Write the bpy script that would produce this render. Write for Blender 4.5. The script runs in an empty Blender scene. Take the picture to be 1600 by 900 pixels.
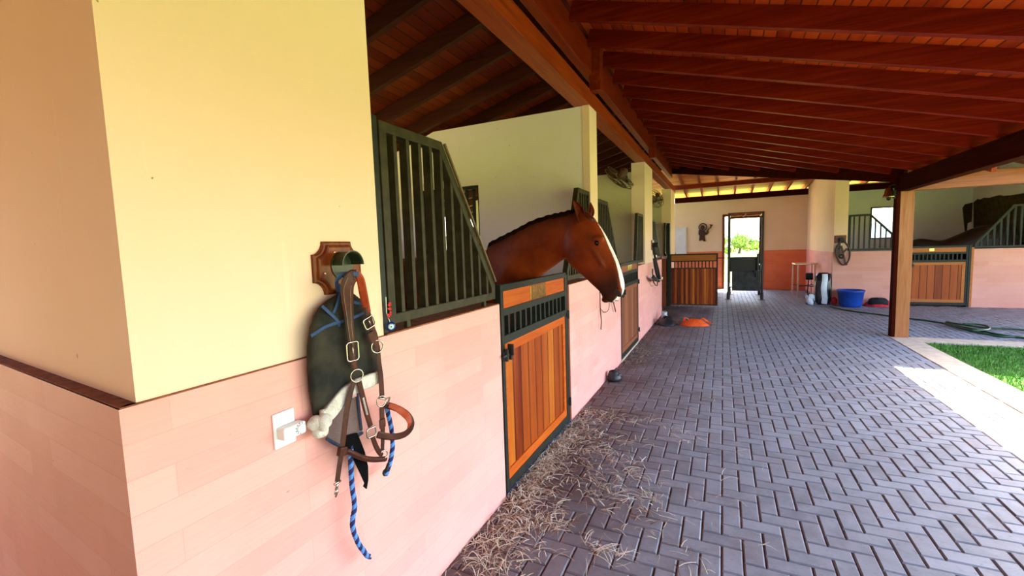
import bpy, math, random
from mathutils import Vector, Matrix, noise
random.seed(7)
S = bpy.context.scene
COL = S.collection
PI = math.pi

# ---------------------------------------------------------------- camera maths
FPX = 690.6
def _cam():
    Y = Vector((329.5, -71.4, FPX)).normalized()
    U = -Vector((255, 7900, FPX)).normalized()
    U = (U - Y * U.dot(Y)).normalized()
    X = Y.cross(U)
    return X, Y, U
_X, _Y, _U = _cam()
EYE = Vector((0, 0, 1.65))
def _dir(u, v):
    d = Vector(((u - 800) / FPX, (v - 450) / FPX, 1))
    return Vector((_X.dot(d), _Y.dot(d), _U.dot(d)))
def W(u, v, x=None, y=None, z=None):
    """where the line of sight through a photo pixel meets the surface x=, y= or z="""
    d = _dir(u, v)
    i, val = (0, x) if x is not None else ((1, y) if y is not None else (2, z))
    return EYE + d * ((val - EYE[i]) / d[i])

# ---------------------------------------------------------------- objects
ORG = {}
def tag(o, label=None, cat=None, group=None, kind=None):
    if label: o['label'] = label
    if cat: o['category'] = cat
    if group: o['group'] = group
    if kind: o['kind'] = kind
    return o
def thing(name, label, cat, loc, group=None):
    o = bpy.data.objects.new(name, None); COL.objects.link(o)
    o.empty_display_size = .05
    o.location = Vector(loc); ORG[o.name] = Vector(loc)
    return tag(o, label, cat, group)

def crom(pts, n):
    """smooth curve through points (tuples of any length)"""
    out = []
    P = [tuple(p) for p in pts]
    m = len(P)
    for i in range(m - 1):
        a, b, c, d = P[max(i - 1, 0)], P[i], P[i + 1], P[min(i + 2, m - 1)]
        for k in range(n):
            t = k / n
            out.append(tuple(.5 * (2 * b[j] + (c[j] - a[j]) * t + (2 * a[j] - 5 * b[j] + 4 * c[j] - d[j]) * t * t
                       + (-a[j] + 3 * b[j] - 3 * c[j] + d[j]) * t ** 3) for j in range(len(b))))
    out.append(P[-1])
    return out

class MB:
    def __init__(s): s.v = []; s.f = []
    def add(s, vs, fs):
        n = len(s.v); s.v += [tuple(v) for v in vs]; s.f += [tuple(i + n for i in f) for f in fs]; return s
    def box(s, x0, x1, y0, y1, z0, z1):
        vs = [(x, y, z) for z in (z0, z1) for y in (y0, y1) for x in (x0, x1)]
        return s.add(vs, [(0, 2, 3, 1), (4, 5, 7, 6), (0, 1, 5, 4), (2, 6, 7, 3), (0, 4, 6, 2), (1, 3, 7, 5)])
    def bar(s, a, b, w, h, up=(0, 0, 1)):
        """rectangular bar from a to b, w across and h along up"""
        a, b = Vector(a), Vector(b); d = (b - a).normalized(); up = Vector(up)
        r = d.cross(up).normalized(); u = r.cross(d).normalized()
        vs = [p + r * (i * w / 2) + u * (j * h / 2) for p in (a, b) for j in (-1, 1) for i in (-1, 1)]
        return s.add(vs, [(0, 2, 3, 1), (4, 5, 7, 6), (0, 1, 5, 4), (2, 6, 7, 3), (0, 4, 6, 2), (1, 3, 7, 5)])
    def prism(s, pts, off):
        """polygon (3-D points in one plane) pushed along off"""
        off = Vector(off); pts = [Vector(p) for p in pts]; n = len(pts)
        vs = pts + [p + off for p in pts]
        fs = [tuple(range(n)), tuple(range(2 * n - 1, n - 1, -1))]
        fs += [(i, i + n, (i + 1) % n + n, (i + 1) % n) for i in range(n)]
        return s.add(vs, fs)
    def tube(s, pts, r, n=8, closed=False, caps=True):
        pts = [Vector(p) for p in pts]; m = len(pts)
        R = r if isinstance(r, (list, tuple)) else [r] * m
        vs = []; prev = None
        for i, p in enumerate(pts):
            t = (pts[(i + 1) % m] - pts[i - 1]) if closed else (pts[min(i + 1, m - 1)] - pts[max(i - 1, 0)])
            t = t.normalized() if t.length > 1e-9 else Vector((0, 0, 1))
            if prev is None:
                q = Vector((0, 0, 1)) if abs(t.z) < .9 else Vector((1, 0, 0))
                prev = t.cross(q).normalized()
            prev = (prev - t * prev.dot(t)); prev = prev.normalized() if prev.length > 1e-6 else t.orthogonal().normalized()
            bn = t.cross(prev)
            for k in range(n):
                a = 2 * PI * k / n
                vs.append(p + (prev * math.cos(a) + bn * math.sin(a)) * R[i])
        fs = []
        for i in range(m if closed else m - 1):
            for k in range(n):
                a, b = i * n + k, i * n + (k + 1) % n
                c, d = ((i + 1) % m) * n + (k + 1) % n, ((i + 1) % m) * n + k
                fs.append((a, b, c, d))
        if caps and not closed:
            fs.append(tuple(range(n - 1, -1, -1))); fs.append(tuple((m - 1) * n + k for k in range(n)))
        return s.add(vs, fs)
    def rings(s, rings, caps=True, closed=False):
        n = len(rings[0]); m = len(rings); vs = [v for r in rings for v in r]; fs = []
        for i in range(m if closed else m - 1):
            for k in range(n):
                j = (i + 1) % m
                fs.append((i * n + k, i * n + (k + 1) % n, j * n + (k + 1) % n, j * n + k))
        if caps and not closed:
            fs.append(tuple(range(n - 1, -1, -1))); fs.append(tuple((m - 1) * n + k for k in range(n)))
        return s.add(vs, fs)
    def lathe(s, prof, c=(0, 0, 0), axis=(0, 0, 1), n=24):
        c = Vector(c); ax = Vector(axis).normalized(); u = ax.orthogonal().normalized(); w = ax.cross(u)
        rr = [[c + ax * h + (u * math.cos(2 * PI * k / n) + w * math.sin(2 * PI * k / n)) * max(r, 1e-4) for k in range(n)] for r, h in prof]
        return s.rings(rr)
    def ball(s, c, r, n=12, m=8, sc=(1, 1, 1), rot=None):
        c = Vector(c); rr = []
        for i in range(m + 1):
            a = PI * i / m; ring = []
            for k in range(n):
                b = 2 * PI * k / n
                v = Vector((max(math.sin(a), 1e-3) * math.cos(b) * sc[0], max(math.sin(a), 1e-3) * math.sin(b) * sc[1], -math.cos(a) * sc[2])) * r
                if rot: v = rot @ v
                ring.append(c + v)
            rr.append(ring)
        return s.rings(rr)
    def strap(s, pts, w, th=.004, nrm=(1, 0, 0), n=5):
        """flat strap along a smooth path; nrm is the direction its face looks (one, or one per point)"""
        one = not isinstance(nrm[0], (tuple, list, Vector))
        ww = w if isinstance(w, (list, tuple)) else [w] * len(pts)
        data = [tuple(p) + (ww[i],) + tuple(nrm if one else nrm[i]) for i, p in enumerate(pts)]
        P = crom(data, n); rr = []
        for i, q in enumerate(P):
            a, b = Vector(P[max(i - 1, 0)][:3]), Vector(P[min(i + 1, len(P) - 1)][:3])
            t = (b - a).normalized(); N = Vector(q[4:7]); N = (N - t * N.dot(t)).normalized(); B = t.cross(N)
            p = Vector(q[:3]); h = q[3] / 2; e = min(.003, th * .45)
            sec = [(-h, -th / 2 + e), (-h, th / 2 - e), (-h + e * 2, th / 2), (h - e * 2, th / 2), (h, th / 2 - e), (h, -th / 2 + e), (h - e * 2, -th / 2), (-h + e * 2, -th / 2)]
            rr.append([p + B * x + N * y for x, y in sec])
        return s.rings(rr)
    def ring(s, c, r, t, axis=(1, 0, 0), n=24, k=8, ry=None, rot=0):
        c = Vector(c); ax = Vector(axis).normalized()
        u = Vector((0, 0, 1)); u = (u - ax * u.dot(ax)); u = u.normalized() if u.length > .1 else ax.orthogonal().normalized()
        w = ax.cross(u); ry = ry or r
        u, w = u * math.cos(rot) + w * math.sin(rot), w * math.cos(rot) - u * math.sin(rot)
        return s.tube([c + u * math.cos(2 * PI * i / n) * r + w * math.sin(2 * PI * i / n) * ry for i in range(n)], t, k, closed=True)
    def build(s, name, mat, parent=None, smooth=False, bevel=0, seg=2):
        me = bpy.data.meshes.new(name)
        off = ORG.get(parent.name, Vector()) if parent else Vector()
        me.from_pydata([(Vector(v) - off)[:] for v in s.v], [], s.f)
        me.validate(); 
        import bmesh
        bm = bmesh.new(); bm.from_mesh(me); bmesh.ops.recalc_face_normals(bm, faces=bm.faces); bm.to_mesh(me); bm.free()
        o = bpy.data.objects.new(name, me); COL.objects.link(o)
        if parent:
            o.parent = parent
            ORG[o.name] = off
        if mat: me.materials.append(mat)
        if smooth:
            for p in me.polygons: p.use_smooth = True
        if bevel:
            b = o.modifiers.new('b', 'BEVEL'); b.width = bevel; b.segments = seg; b.limit_method = 'ANGLE'; b.angle_limit = .6
        return o
def copy_tree(o, parent=None):
    c = o.copy(); COL.objects.link(c)
    if parent: c.parent = parent
    for ch in list(o.children): copy_tree(ch, c)
    return c

# ---------------------------------------------------------------- materials
class NT:
    def __init__(s, name, rough=.6, spec=.5, metal=0):
        s.m = bpy.data.materials.new(name); s.m.use_nodes = True
        s.t = s.m.node_tree; s.b = s.t.nodes['Principled BSDF']
        s.b.inputs['Roughness'].default_value = rough; s.b.inputs['Metallic'].default_value = metal
        s.b.inputs['Specular IOR Level'].default_value = spec
    def n(s, typ, **k):
        nd = s.t.nodes.new(typ)
        for a, v in k.items():
            if a in nd.inputs.keys() if hasattr(nd.inputs, 'keys') else False: s.set(nd.inputs[a], v)
            else: setattr(nd, a, v)
        return nd
    def set(s, sock, v):
        if hasattr(v, 'bl_idname') or hasattr(v, 'is_output'): s.t.links.new(v, sock)
        else: sock.default_value = v
    def math(s, op, a, b=0., c=0.):
        nd = s.t.nodes.new('ShaderNodeMath'); nd.operation = op
        for i, v in enumerate((a, b, c)): s.set(nd.inputs[i], v)
        return nd.outputs[0]
    def pos(s):
        g = s.t.nodes.new('ShaderNodeTexCoord'); return g.outputs['Object']
    def wpos(s):
        g = s.t.nodes.new('ShaderNodeNewGeometry'); return g.outputs['Position']
    def sep(s, v):
        nd = s.t.nodes.new('ShaderNodeSeparateXYZ'); s.t.links.new(v, nd.inputs[0]); return nd.outputs
    def comb(s, x, y, z):
        nd = s.t.nodes.new('ShaderNodeCombineXYZ')
        for i, v in enumerate((x, y, z)): s.set(nd.inputs[i], v)
        return nd.outputs[0]
    def scale(s, v, k):
        nd = s.t.nodes.new('ShaderNodeVectorMath'); nd.operation = 'MULTIPLY'; s.t.links.new(v, nd.inputs[0]); nd.inputs[1].default_value = k; return nd.outputs[0]
    def noise(s, v, sc, det=3, rough=.5, dist=0):
        nd = s.t.nodes.new('ShaderNodeTexNoise'); s.t.links.new(v, nd.inputs['Vector'])
        nd.inputs['Scale'].default_value = sc; nd.inputs['Detail'].default_value = det; nd.inputs['Roughness'].default_value = rough
        nd.inputs['Distortion'].default_value = dist; return nd.outputs['Fac']
    def ramp(s, f, stops, interp='LINEAR'):
        nd = s.t.nodes.new('ShaderNodeValToRGB'); s.set(nd.inputs[0], f); cr = nd.color_ramp; cr.interpolation = interp
        while len(cr.elements) < len(stops): cr.elements.new(.5)
        for e, (p, c) in zip(cr.elements, stops):
            e.position = p; e.color = (*c, 1) if len(c) == 3 else c
        return nd.outputs[0]
    def mix(s, f, a, b, mode='MIX'):
        nd = s.t.nodes.new('ShaderNodeMix'); nd.data_type = 'RGBA'; nd.blend_type = mode
        s.set(nd.inputs[0], f)
        for sock, v in ((nd.inputs[6], a), (nd.inputs[7], b)):
            s.set(sock, (*v, 1) if isinstance(v, tuple) and len(v) == 3 else v)
        return nd.outputs[2]
    def col(s, c): s.set(s.b.inputs['Base Color'], (*c, 1) if isinstance(c, tuple) and len(c) == 3 else c)
    def bump(s, h, st=.3, d=.01):
        nd = s.t.nodes.new('ShaderNodeBump'); s.t.links.new(h, nd.inputs['Height']); nd.inputs['Strength'].default_value = st
        nd.inputs['Distance'].default_value = d; s.t.links.new(nd.outputs[0], s.b.inputs['Normal'])

def plain(name, c, rough=.6, metal=0, var=.15, sc=30, bump=0, spec=.5):
    t = NT(name, rough, spec, metal); f = t.noise(t.pos(), sc, 4)
    lo = tuple(x * (1 - var) for x in c); hi = tuple(min(1, x * (1 + var)) for x in c)
    t.col(t.ramp(f, [(.3, lo), (.7, hi)]))
    if bump: t.bump(f, bump, .003)
    return t.m

def plaster(name, c, dark, spots=True):
    t = NT(name, .85, .2); p = t.wpos()
    f = t.noise(p, 1.3, 5, .6); g = t.noise(p, 60, 3)
    base = t.mix(t.ramp(f, [(.3, (0, 0, 0)), (.75, (1, 1, 1))]), c, dark)
    if spots:
        h = t.noise(t.scale(p, (1, 1, 1)), 26, 2, .5); k = t.ramp(h, [(.775, (0, 0, 0)), (.80, (1, 1, 1))])
        base = t.mix(k, base, (.22, .12, .04))
        st = t.noise(t.scale(p, (9, 9, .7)), 2.2, 3); base = t.mix(t.ramp(st, [(.66, (0, 0, 0)), (.8, (.22, .22, .22))]), base, (.95, .9, .75))
    t.col(base); t.bump(g, .12, .004); return t.m

def wainscot(name, axis, c1, c2):
    """board-pattern tiles, long courses; axis = the horizontal axis of the wall"""
    t = NT(name, .7, .25); p = t.wpos(); o = t.sep(p)
    h = o[0] if axis == 'x' else o[1]
    v = t.comb(h, t.math('ADD', o[2], -.025), 0.)
    br = t.t.nodes.new('ShaderNodeTexBrick'); t.t.links.new(v, br.inputs['Vector'])
    br.offset = .37; br.offset_frequency = 2; br.squash = 1
    for k, val in (('Scale', 1.), ('Mortar Size', .0016), ('Mortar Smooth', .3), ('Brick Width', .62), ('Row Height', .0912), ('Bias', 0.)): br.inputs[k].default_value = val
    br.inputs['Color1'].default_value = (0, 0, 0, 1); br.inputs['Color2'].default_value = (1, 1, 1, 1); br.inputs['Mortar'].default_value = (.5, .5, .5, 1)
    gr = t.noise(t.scale(v, (3, 42, 1)), 2.4, 5, .65); bl = t.noise(p, 2.1, 4)
    f = t.math('ADD', t.math('MULTIPLY', br.outputs['Color'], .46), t.math('MULTIPLY', gr, .6))
    base = t.mix(f, c1, c2)
    base = t.mix(t.ramp(bl, [(.4, (0, 0, 0)), (.75, (.35, .35, .35))]), base, tuple(min(1, x * 1.12) for x in c1))
    base = t.mix(t.math('MULTIPLY', br.outputs['Fac'], .16), base, tuple(x * .6 for x in c2))
    sp = t.noise(t.scale(p, (1, 1, 2.5)), 24, 2, .5)
    base = t.mix(t.ramp(sp, [(.76, (0, 0, 0)), (.79, (.6, .6, .6))]), base, (.3, .2, .14))
    t.col(base); t.bump(t.math('SUBTRACT', t.math('MULTIPLY', gr, .25), br.outputs['Fac']), .35, .003); return t.m

def wood(name, cols, along='y', rough=.45, plank=None, pw=.1, gs=1., spec=.16, line=(.03, .006, .003)):
    """along = grain axis; plank = axis the planks are counted on"""
    t = NT(name, rough, spec); p = t.wpos(); o = t.sep(p)
    k = {'x': (1.2, 22, 22), 'y': (22, 1.2, 22), 'z': (22, 22, 1.2), 's': (5, 5, 5)}[along]
    q = p; rnd = None
    if plank:
        c = {'x': o[0], 'y': o[1], 'z': o[2]}[plank]
        u = t.math('DIVIDE', c, pw); fl = t.math('FLOOR', u); fr = t.math('FRACT', u)
        wn = t.t.nodes.new('ShaderNodeTexWhiteNoise'); wn.noise_dimensions = '1D'; t.t.links.new(fl, wn.inputs['W']); rnd = wn.outputs['Value']
        q = t.comb(t.math('ADD', o[0], t.math('MULTIPLY', rnd, 3.)), t.math('ADD', o[1], t.math('MULTIPLY', rnd, 5.)), t.math('ADD', o[2], t.math('MULTIPLY', rnd, 7.)))
    f = t.noise(t.scale(q, k), gs, 5, .6, .6); f2 = t.noise(t.scale(q, tuple(a * 3 for a in k)), gs, 2, .5)
    f = t.math('ADD', t.math('MULTIPLY', f, .75), t.math('MULTIPLY', f2, .25))
    if plank: f = t.math('ADD', t.math('MULTIPLY', f, .6), t.math('MULTIPLY', rnd, .4))
    n = len(cols); base = t.ramp(f, [(.25 + .5 * i / (n - 1), c) for i, c in enumerate(cols)])
    if plank:
        e = t.math('MINIMUM', fr, t.math('SUBTRACT', 1., fr)); g = t.ramp(e, [(.02, (1, 1, 1)), (.06, (0, 0, 0))])
        base = t.mix(g, base, line); t.bump(t.math('MINIMUM', e, .1), .8, .03)
    else: t.bump(f, .15, .004)
    t.col(base); return t.m

M = {}
M['plaster'] = plaster('cream plaster', (.94, .65, .47), (.91, .61, .41))
M['plaster_in'] = plaster('inner cream plaster', (.96, .83, .84), (.91, .77, .74))
M['plaster_far'] = plaster('far wall plaster', (.86, .67, .43), (.80, .59, .36), False)
M['plaster_tan'] = plaster('dimmed tan plaster', (.58, .47, .32), (.50, .39, .25))  # partition plaster darkened so its colour carries the far stalls' dimness
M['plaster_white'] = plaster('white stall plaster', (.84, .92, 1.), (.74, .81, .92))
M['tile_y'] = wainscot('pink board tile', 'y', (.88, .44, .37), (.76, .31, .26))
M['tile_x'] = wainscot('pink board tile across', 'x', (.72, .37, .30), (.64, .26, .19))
M['tile_far'] = wainscot('terracotta board tile', 'x', (.82, .24, .10), (.70, .16, .06))
RED = [(.09, .006, .001), (.19, .012, .002), (.28, .028, .004)]
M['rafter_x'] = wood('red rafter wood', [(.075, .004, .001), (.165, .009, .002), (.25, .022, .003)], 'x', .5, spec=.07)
M['rafter_y'] = wood('red beam wood', [(.10, .007, .001), (.20, .018, .003), (.30, .04, .006)], 'y', .38)
M['beam'] = wood('main beam wood', [(.15, .014, .002), (.30, .038, .005), (.42, .075, .010)], 'y', .4)
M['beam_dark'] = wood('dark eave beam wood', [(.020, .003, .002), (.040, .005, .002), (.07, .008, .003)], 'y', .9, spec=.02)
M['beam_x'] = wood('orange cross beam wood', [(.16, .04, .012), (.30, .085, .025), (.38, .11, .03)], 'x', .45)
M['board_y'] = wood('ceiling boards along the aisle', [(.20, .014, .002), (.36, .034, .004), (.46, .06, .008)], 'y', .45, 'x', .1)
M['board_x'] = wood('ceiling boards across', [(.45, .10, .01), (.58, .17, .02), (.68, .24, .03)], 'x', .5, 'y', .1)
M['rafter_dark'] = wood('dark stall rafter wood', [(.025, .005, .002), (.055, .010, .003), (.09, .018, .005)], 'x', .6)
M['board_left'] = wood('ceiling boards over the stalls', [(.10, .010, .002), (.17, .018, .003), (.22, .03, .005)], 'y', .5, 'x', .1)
M['post'] = wood('weathered post wood', [(.22, .06, .015), (.38, .13, .04), (.46, .19, .075)], 'z', .6)
M['plank_y'] = wood('stall door planks', [(.15, .018, .003), (.32, .055, .006), (.44, .10, .010), (.62, .21, .02)], 'z', .35, 'y', .135, .8)
M['plank_x'] = wood('far stall door planks', [(.18, .03, .008), (.34, .07, .012), (.48, .12, .02)], 'z', .45, 'x', .135, .8)
M['plank_dusty'] = wood('dusty brown door planks', [(.16, .05, .025), (.27, .085, .035), (.34, .12, .05)], 'z', .6, 'y', .115, .8)
M['rail_dusty'] = wood('dusty brown door rail', [(.20, .06, .028), (.30, .10, .045)], 'y', .6)
M['slat_x'] = wood('narrow grooved door slats', [(.07, .010, .010), (.30, .05, .010), (.66, .20, .018)], 'z', .35, 'x', .055, .8)
M['orange_y'] = wood('orange door rail wood', [(.34, .05, .005), (.52, .095, .009), (.64, .16, .018)], 'y', .35, gs=1.5)
M['orange_x'] = wood('orange door rail wood across', [(.30, .08, .02), (.44, .14, .03), (.52, .18, .045)], 'x', .4, gs=1.5)
M['redwood'] = wood('red jamb wood', [(.10, .02, .008), (.2, .045, .015), (.3, .08, .03)], 'z', .45)
M['plaque'] = wood('varnished plaque wood', [(.07, .010, .003), (.16, .028, .005), (.27, .07, .010)], 'z', .25, gs=1.2)
M['iron'] = plain('dark painted iron', (.016, .018, .013), .5, 0, .35, 25, .15, .25)
M['iron_olive'] = plain('worn olive iron', (.036, .028, .011), .55, 0, .4, 18, .2, .25)
M['iron_edge'] = plain('bare rubbed iron edge', (.13, .08, .03), .45, 0, .3, 30)
M['iron_green'] = plain('green painted metal', (.022, .030, .010), .35, 0, .3, 30, 0, .4)
M['black'] = plain('black metal', (.012, .012, .012), .5, 0, .3, 20)
M['rubber'] = plain('black rubber', (.012, .013, .015), .45, 0, .3, 20, .2)
M['chrome'] = plain('nickel plate', (.52, .46, .38), .25, 1., .08, 40)
M['brass'] = plain('brass', (.65, .42, .12), .25, 1., .25, 25)
M['copper'] = plain('copper screw', (.8, .42, .25), .35, 1., .1, 40)
M['concrete'] = plain('pale kerb concrete', (.52, .40, .29), .85, 0, .18, 9, .4, .2)
M['white_paint'] = plain('white plastic', (.86, .86, .84), .35, 0, .02, 8)
M['white_board'] = plain('white cabinet paint', (.75, .74, .70), .5, 0, .05, 8)
M['dial'] = plain('grey dial mark', (.10, .10, .10), .5, 0, .05, 8)
M['pavbase'] = plain('joint sand', (.14, .065, .048), .95, 0, .3, 40, .3, .1)
M['bedding'] = plain('stall bedding', (.16, .10, .06), .95, 0, .3, 12, .5, .1)
M['dirt'] = plain('dirt ledge', (.26, .09, .04), .9, 0, .35, 30, .5, .1)
M['navy'] = plain('navy cord', (.012, .018, .10), .8, 0, .3, 200, .3)
M['sky_blue'] = plain('pale blue cord', (.10, .28, .68), .8, 0, .25, 200, .3)
M['blue_trim'] = plain('blue webbing', (.018, .05, .14), .7, 0, .3, 150, .3)
M['navy_trim'] = plain('navy webbing', (.012, .022, .06), .7, 0, .3, 150, .3)
M['velcro'] = plain('black velcro', (.004, .004, .004), .95, 0, .2, 200, .3, .05)
M['orange_cloth'] = plain('orange cloth', (.85, .10, .008), .8, 0, .2, 30, .3)
M['red_cloth'] = plain('red cloth', (.50, .015, .03), .8, 0, .3, 25, .3)
M['black_cloth'] = plain('black cloth', (.008, .009, .012), .9, 0, .3, 25, .3)
M['red_bead'] = plain('red ribbon', (.65, .01, .01), .5, 0, .3, 60)
M['eye_blue'] = plain('dark blue glass', (.008, .018, .12), .1, 0, .1, 30)
M['eye_pale'] = plain('pale blue glass', (.42, .72, .80), .15, 0, .05, 30)
M['eye_white'] = plain('white glass', (.8, .85, .85), .15, 0, .05, 30)
M['bucket'] = plain('blue plastic', (.006, .05, .32), .35, 0, .1, 10)
M['hose'] = plain('green hose rubber', (.010, .06, .018), .4, 0, .2, 10)
M['bag_black'] = plain('glossy black sack', (.012, .014, .018), .25, 0, .3, 6)
M['bag_white'] = plain('glossy white sack', (.62, .66, .72), .3, 0, .15, 14)
M['aluminium'] = plain('aluminium tube', (.72, .55, .42), .35, .6, .1, 20)
M['horn'] = plain('rusty iron ornament', (.055, .016, .008), .6, .2, .4, 30)
M['brown_patch'] = plain('dark brown', (.060, .050, .025), .95, 0, .35, 8, .6, .1)
M['cage'] = plain('brown fan wire', (.10, .035, .018), .5, 0, .2, 20)
M['trunk'] = plain('bark', (.12, .08, .05), .9, 0, .3, 8, .5)
M['can'] = plain('pale can', (.45, .5, .62), .4, .3, .2, 20)
M['lead'] = plain('brown leather cord', (.05, .018, .012), .6, 0, .3, 60)

def leather(name, c1, c2):
    t = NT(name, .45, .22); p = t.pos(); f = t.noise(p, 55, 4, .6); g = t.noise(p, 9, 3)
    t.col(t.ramp(t.math('ADD', t.math('MULTIPLY', f, .4), t.math('MULTIPLY', g, .6)), [(.35, c1), (.65, c2)])); t.bump(f, .25, .002); return t.m
M['leather'] = leather('brown bridle leather', (.028, .006, .003), (.095, .022, .009))
M['leather_red'] = leather('tan leather lining', (.28, .030, .006), (.46, .070, .012))
M['stitch'] = plain('tan stitching', (.35, .2, .09), .8, 0, .1, 100)

def meshcloth():
    t = NT('fly mask netting', .8, .3); p = t.pos(); f = t.noise(p, 420, 1); g = t.noise(p, 11, 3)
    t.col(t.mix(t.ramp(g, [(.4, (0, 0, 0)), (.7, (.7, .7, .7))]), (.010, .009, .006), (.058, .046, .026)))
    t.bump(f, .5, .002); return t.m
M['netting'] = meshcloth()
M['netting_pale'] = plain('dusty nose netting', (.16, .095, .085), .8, 0, .25, 350, .4)
def fleece():
    t = NT('white fleece', .95, .1); p = t.pos(); f = t.noise(p, 130, 4, .7); g = t.noise(p, 25, 3)
    t.col(t.ramp(g, [(.3, (.72, .60, .48)), (.62, (.93, .86, .76))])); t.bump(f, 1., .01); return t.m
M['fleece'] = fleece()
def paver():
    t = NT('grey pavers', .62, .35); p = t.wpos()
    a = t.t.nodes.new('ShaderNodeAttribute'); a.attribute_name = 'tone'
    f = t.noise(p, 9, 5, .6); g = t.noise(p, 90, 3, .6); h2 = t.noise(p, 34, 4, .7)
    base = t.mix(a.outputs['Fac'], (.142, .145, .162), (.243, .25, .28))
    base = t.mix(t.ramp(f, [(.35, (0, 0, 0)), (.7, (.6, .6, .6))]), base, (.31, .30, .335))
    base = t.mix(t.ramp(h2, [(.32, (.4, .4, .4)), (.46, (0, 0, 0))]), base, (.14, .11, .115))
    base = t.mix(t.ramp(t.noise(p, 3.1, 3, .5), [(.5, (0, 0, 0)), (.75, (.4, .4, .4))]), base, (.20, .14, .13))
    # trodden brown dirt in front of the stall doors
    o = t.sep(p); n2 = t.math('MULTIPLY', t.math('SUBTRACT', t.noise(p, 1.7, 4), .5), 1.7)
    dx = t.math('MULTIPLY', t.math('SUBTRACT', o[0], -1.15), 1.05)
    d = t.math('ADD', dx, n2)
    base = t.mix(t.ramp(d, [(0., (.85, .85, .85)), (1., (0, 0, 0))]), base, (.085, .048, .042))
    t.col(base); t.bump(g, .35, .003)
    t.set(t.b.inputs['Roughness'], t.math('ADD', .48, t.math('MULTIPLY', f, .25))); return t.m
M['paver'] = paver()
def grassmat():
    t = NT('grass', .6, .3); a = t.t.nodes.new('ShaderNodeAttribute'); a.attribute_name = 'tone'
    t.col(t.mix(a.outputs['Fac'], (.035, .13, .012), (.13, .33, .03))); return t.m
M['grass'] = grassmat()
M['lawn'] = plain('lawn soil', (.05, .12, .02), .95, 0, .4, 14, .6, .1)
M['field'] = plain('dry field', (.30, .36, .07), .95, 0, .3, .6, .2, .1)
M['yard'] = plain('pale yard gravel', (.70, .58, .36), .95, 0, .2, 5, .3, .1)
def leafmat():
    t = NT('tree leaves', .6, .3); p = t.wpos(); f = t.noise(p, 2.5, 4)
    t.col(t.ramp(f, [(.3, (.10, .20, .04)), (.7, (.34, .42, .08))])); return t.m
M['leaf'] = leafmat()
def haymat():
    t = NT('hay', .8, .2); a = t.t.nodes.new('ShaderNodeAttribute'); a.attribute_name = 'tone'
    t.col(t.ramp(a.outputs['Fac'], [(0., (.22, .11, .06)), (.45, (.50, .37, .25)), (1., (.82, .76, .60))])); return t.m
M['hay'] = haymat()
def bagface():
    t = NT('printed sack', .28, .5); p = t.wpos(); f = t.noise(t.scale(p, (14, 14, 7)), 1., 3)
    t.col(t.ramp(f, [(.50, (.012, .014, .02)), (.56, (.55, .6, .68))])); return t.m
M['bag_print'] = bagface()

# ---------------------------------------------------------------- camera
cd = bpy.data.cameras.new('camera'); cam = bpy.data.objects.new('camera', cd); COL.objects.link(cam)
cd.sensor_width = 36; cd.lens = 36 * FPX / 1600; cd.clip_start = .02; cd.clip_end = 500
r = Vector((_X[0], _Y[0], _U[0])); dn = Vector((_X[1], _Y[1], _U[1])); fw = Vector((_X[2], _Y[2], _U[2]))
cam.matrix_world = Matrix(((r.x, -dn.x, -fw.x, 0), (r.y, -dn.y, -fw.y, 0), (r.z, -dn.z, -fw.z, 1.65), (0, 0, 0, 1)))
S.camera = cam
S.view_settings.view_transform = 'Standard'; S.view_settings.look = 'None'
S.view_settings.gamma = 1; S.view_settings.use_curve_mapping = False
S.view_settings.exposure = 1.0
try:
    S.cycles.max_bounces = 10; S.cycles.diffuse_bounces = 7
    S.cycles.sample_clamp_indirect = 6
except Exception: pass

# ---------------------------------------------------------------- light
w = bpy.data.worlds.new('sky'); S.world = w; w.use_nodes = True
nt = w.node_tree; bg = nt.nodes['Background']
sky = nt.nodes.new('ShaderNodeTexSky'); sky.sky_type = 'NISHITA'; sky.sun_disc = False
SUND = Vector((-1.05, -1.5, -2.45)).normalized()
sky.sun_elevation = math.asin(-SUND.z); sky.sun_rotation = math.atan2(-SUND.x, -SUND.y)
sky.air_density = 1.0; sky.dust_density = 2.5; sky.ozone_density = 1.0
nt.links.new(sky.outputs[0], bg.inputs[0]); bg.inputs[1].default_value = 0.95
sd = bpy.data.lights.new('sun', 'SUN'); sun = bpy.data.objects.new('sun', sd); COL.objects.link(sun)
sd.energy = 20; sd.angle = .009; sd.color = (1., .93, .80)
sun.rotation_euler = SUND.to_track_quat('-Z', 'Y').to_euler()

def struct(name, mb, mat, label=None, cat=None, group=None, **k):
    o = mb.build(name, mat, None, **k); o['kind'] = 'structure'
    if label: o['label'] = label
    if cat: o['category'] = cat
    if group: o['group'] = group
    return o

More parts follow.
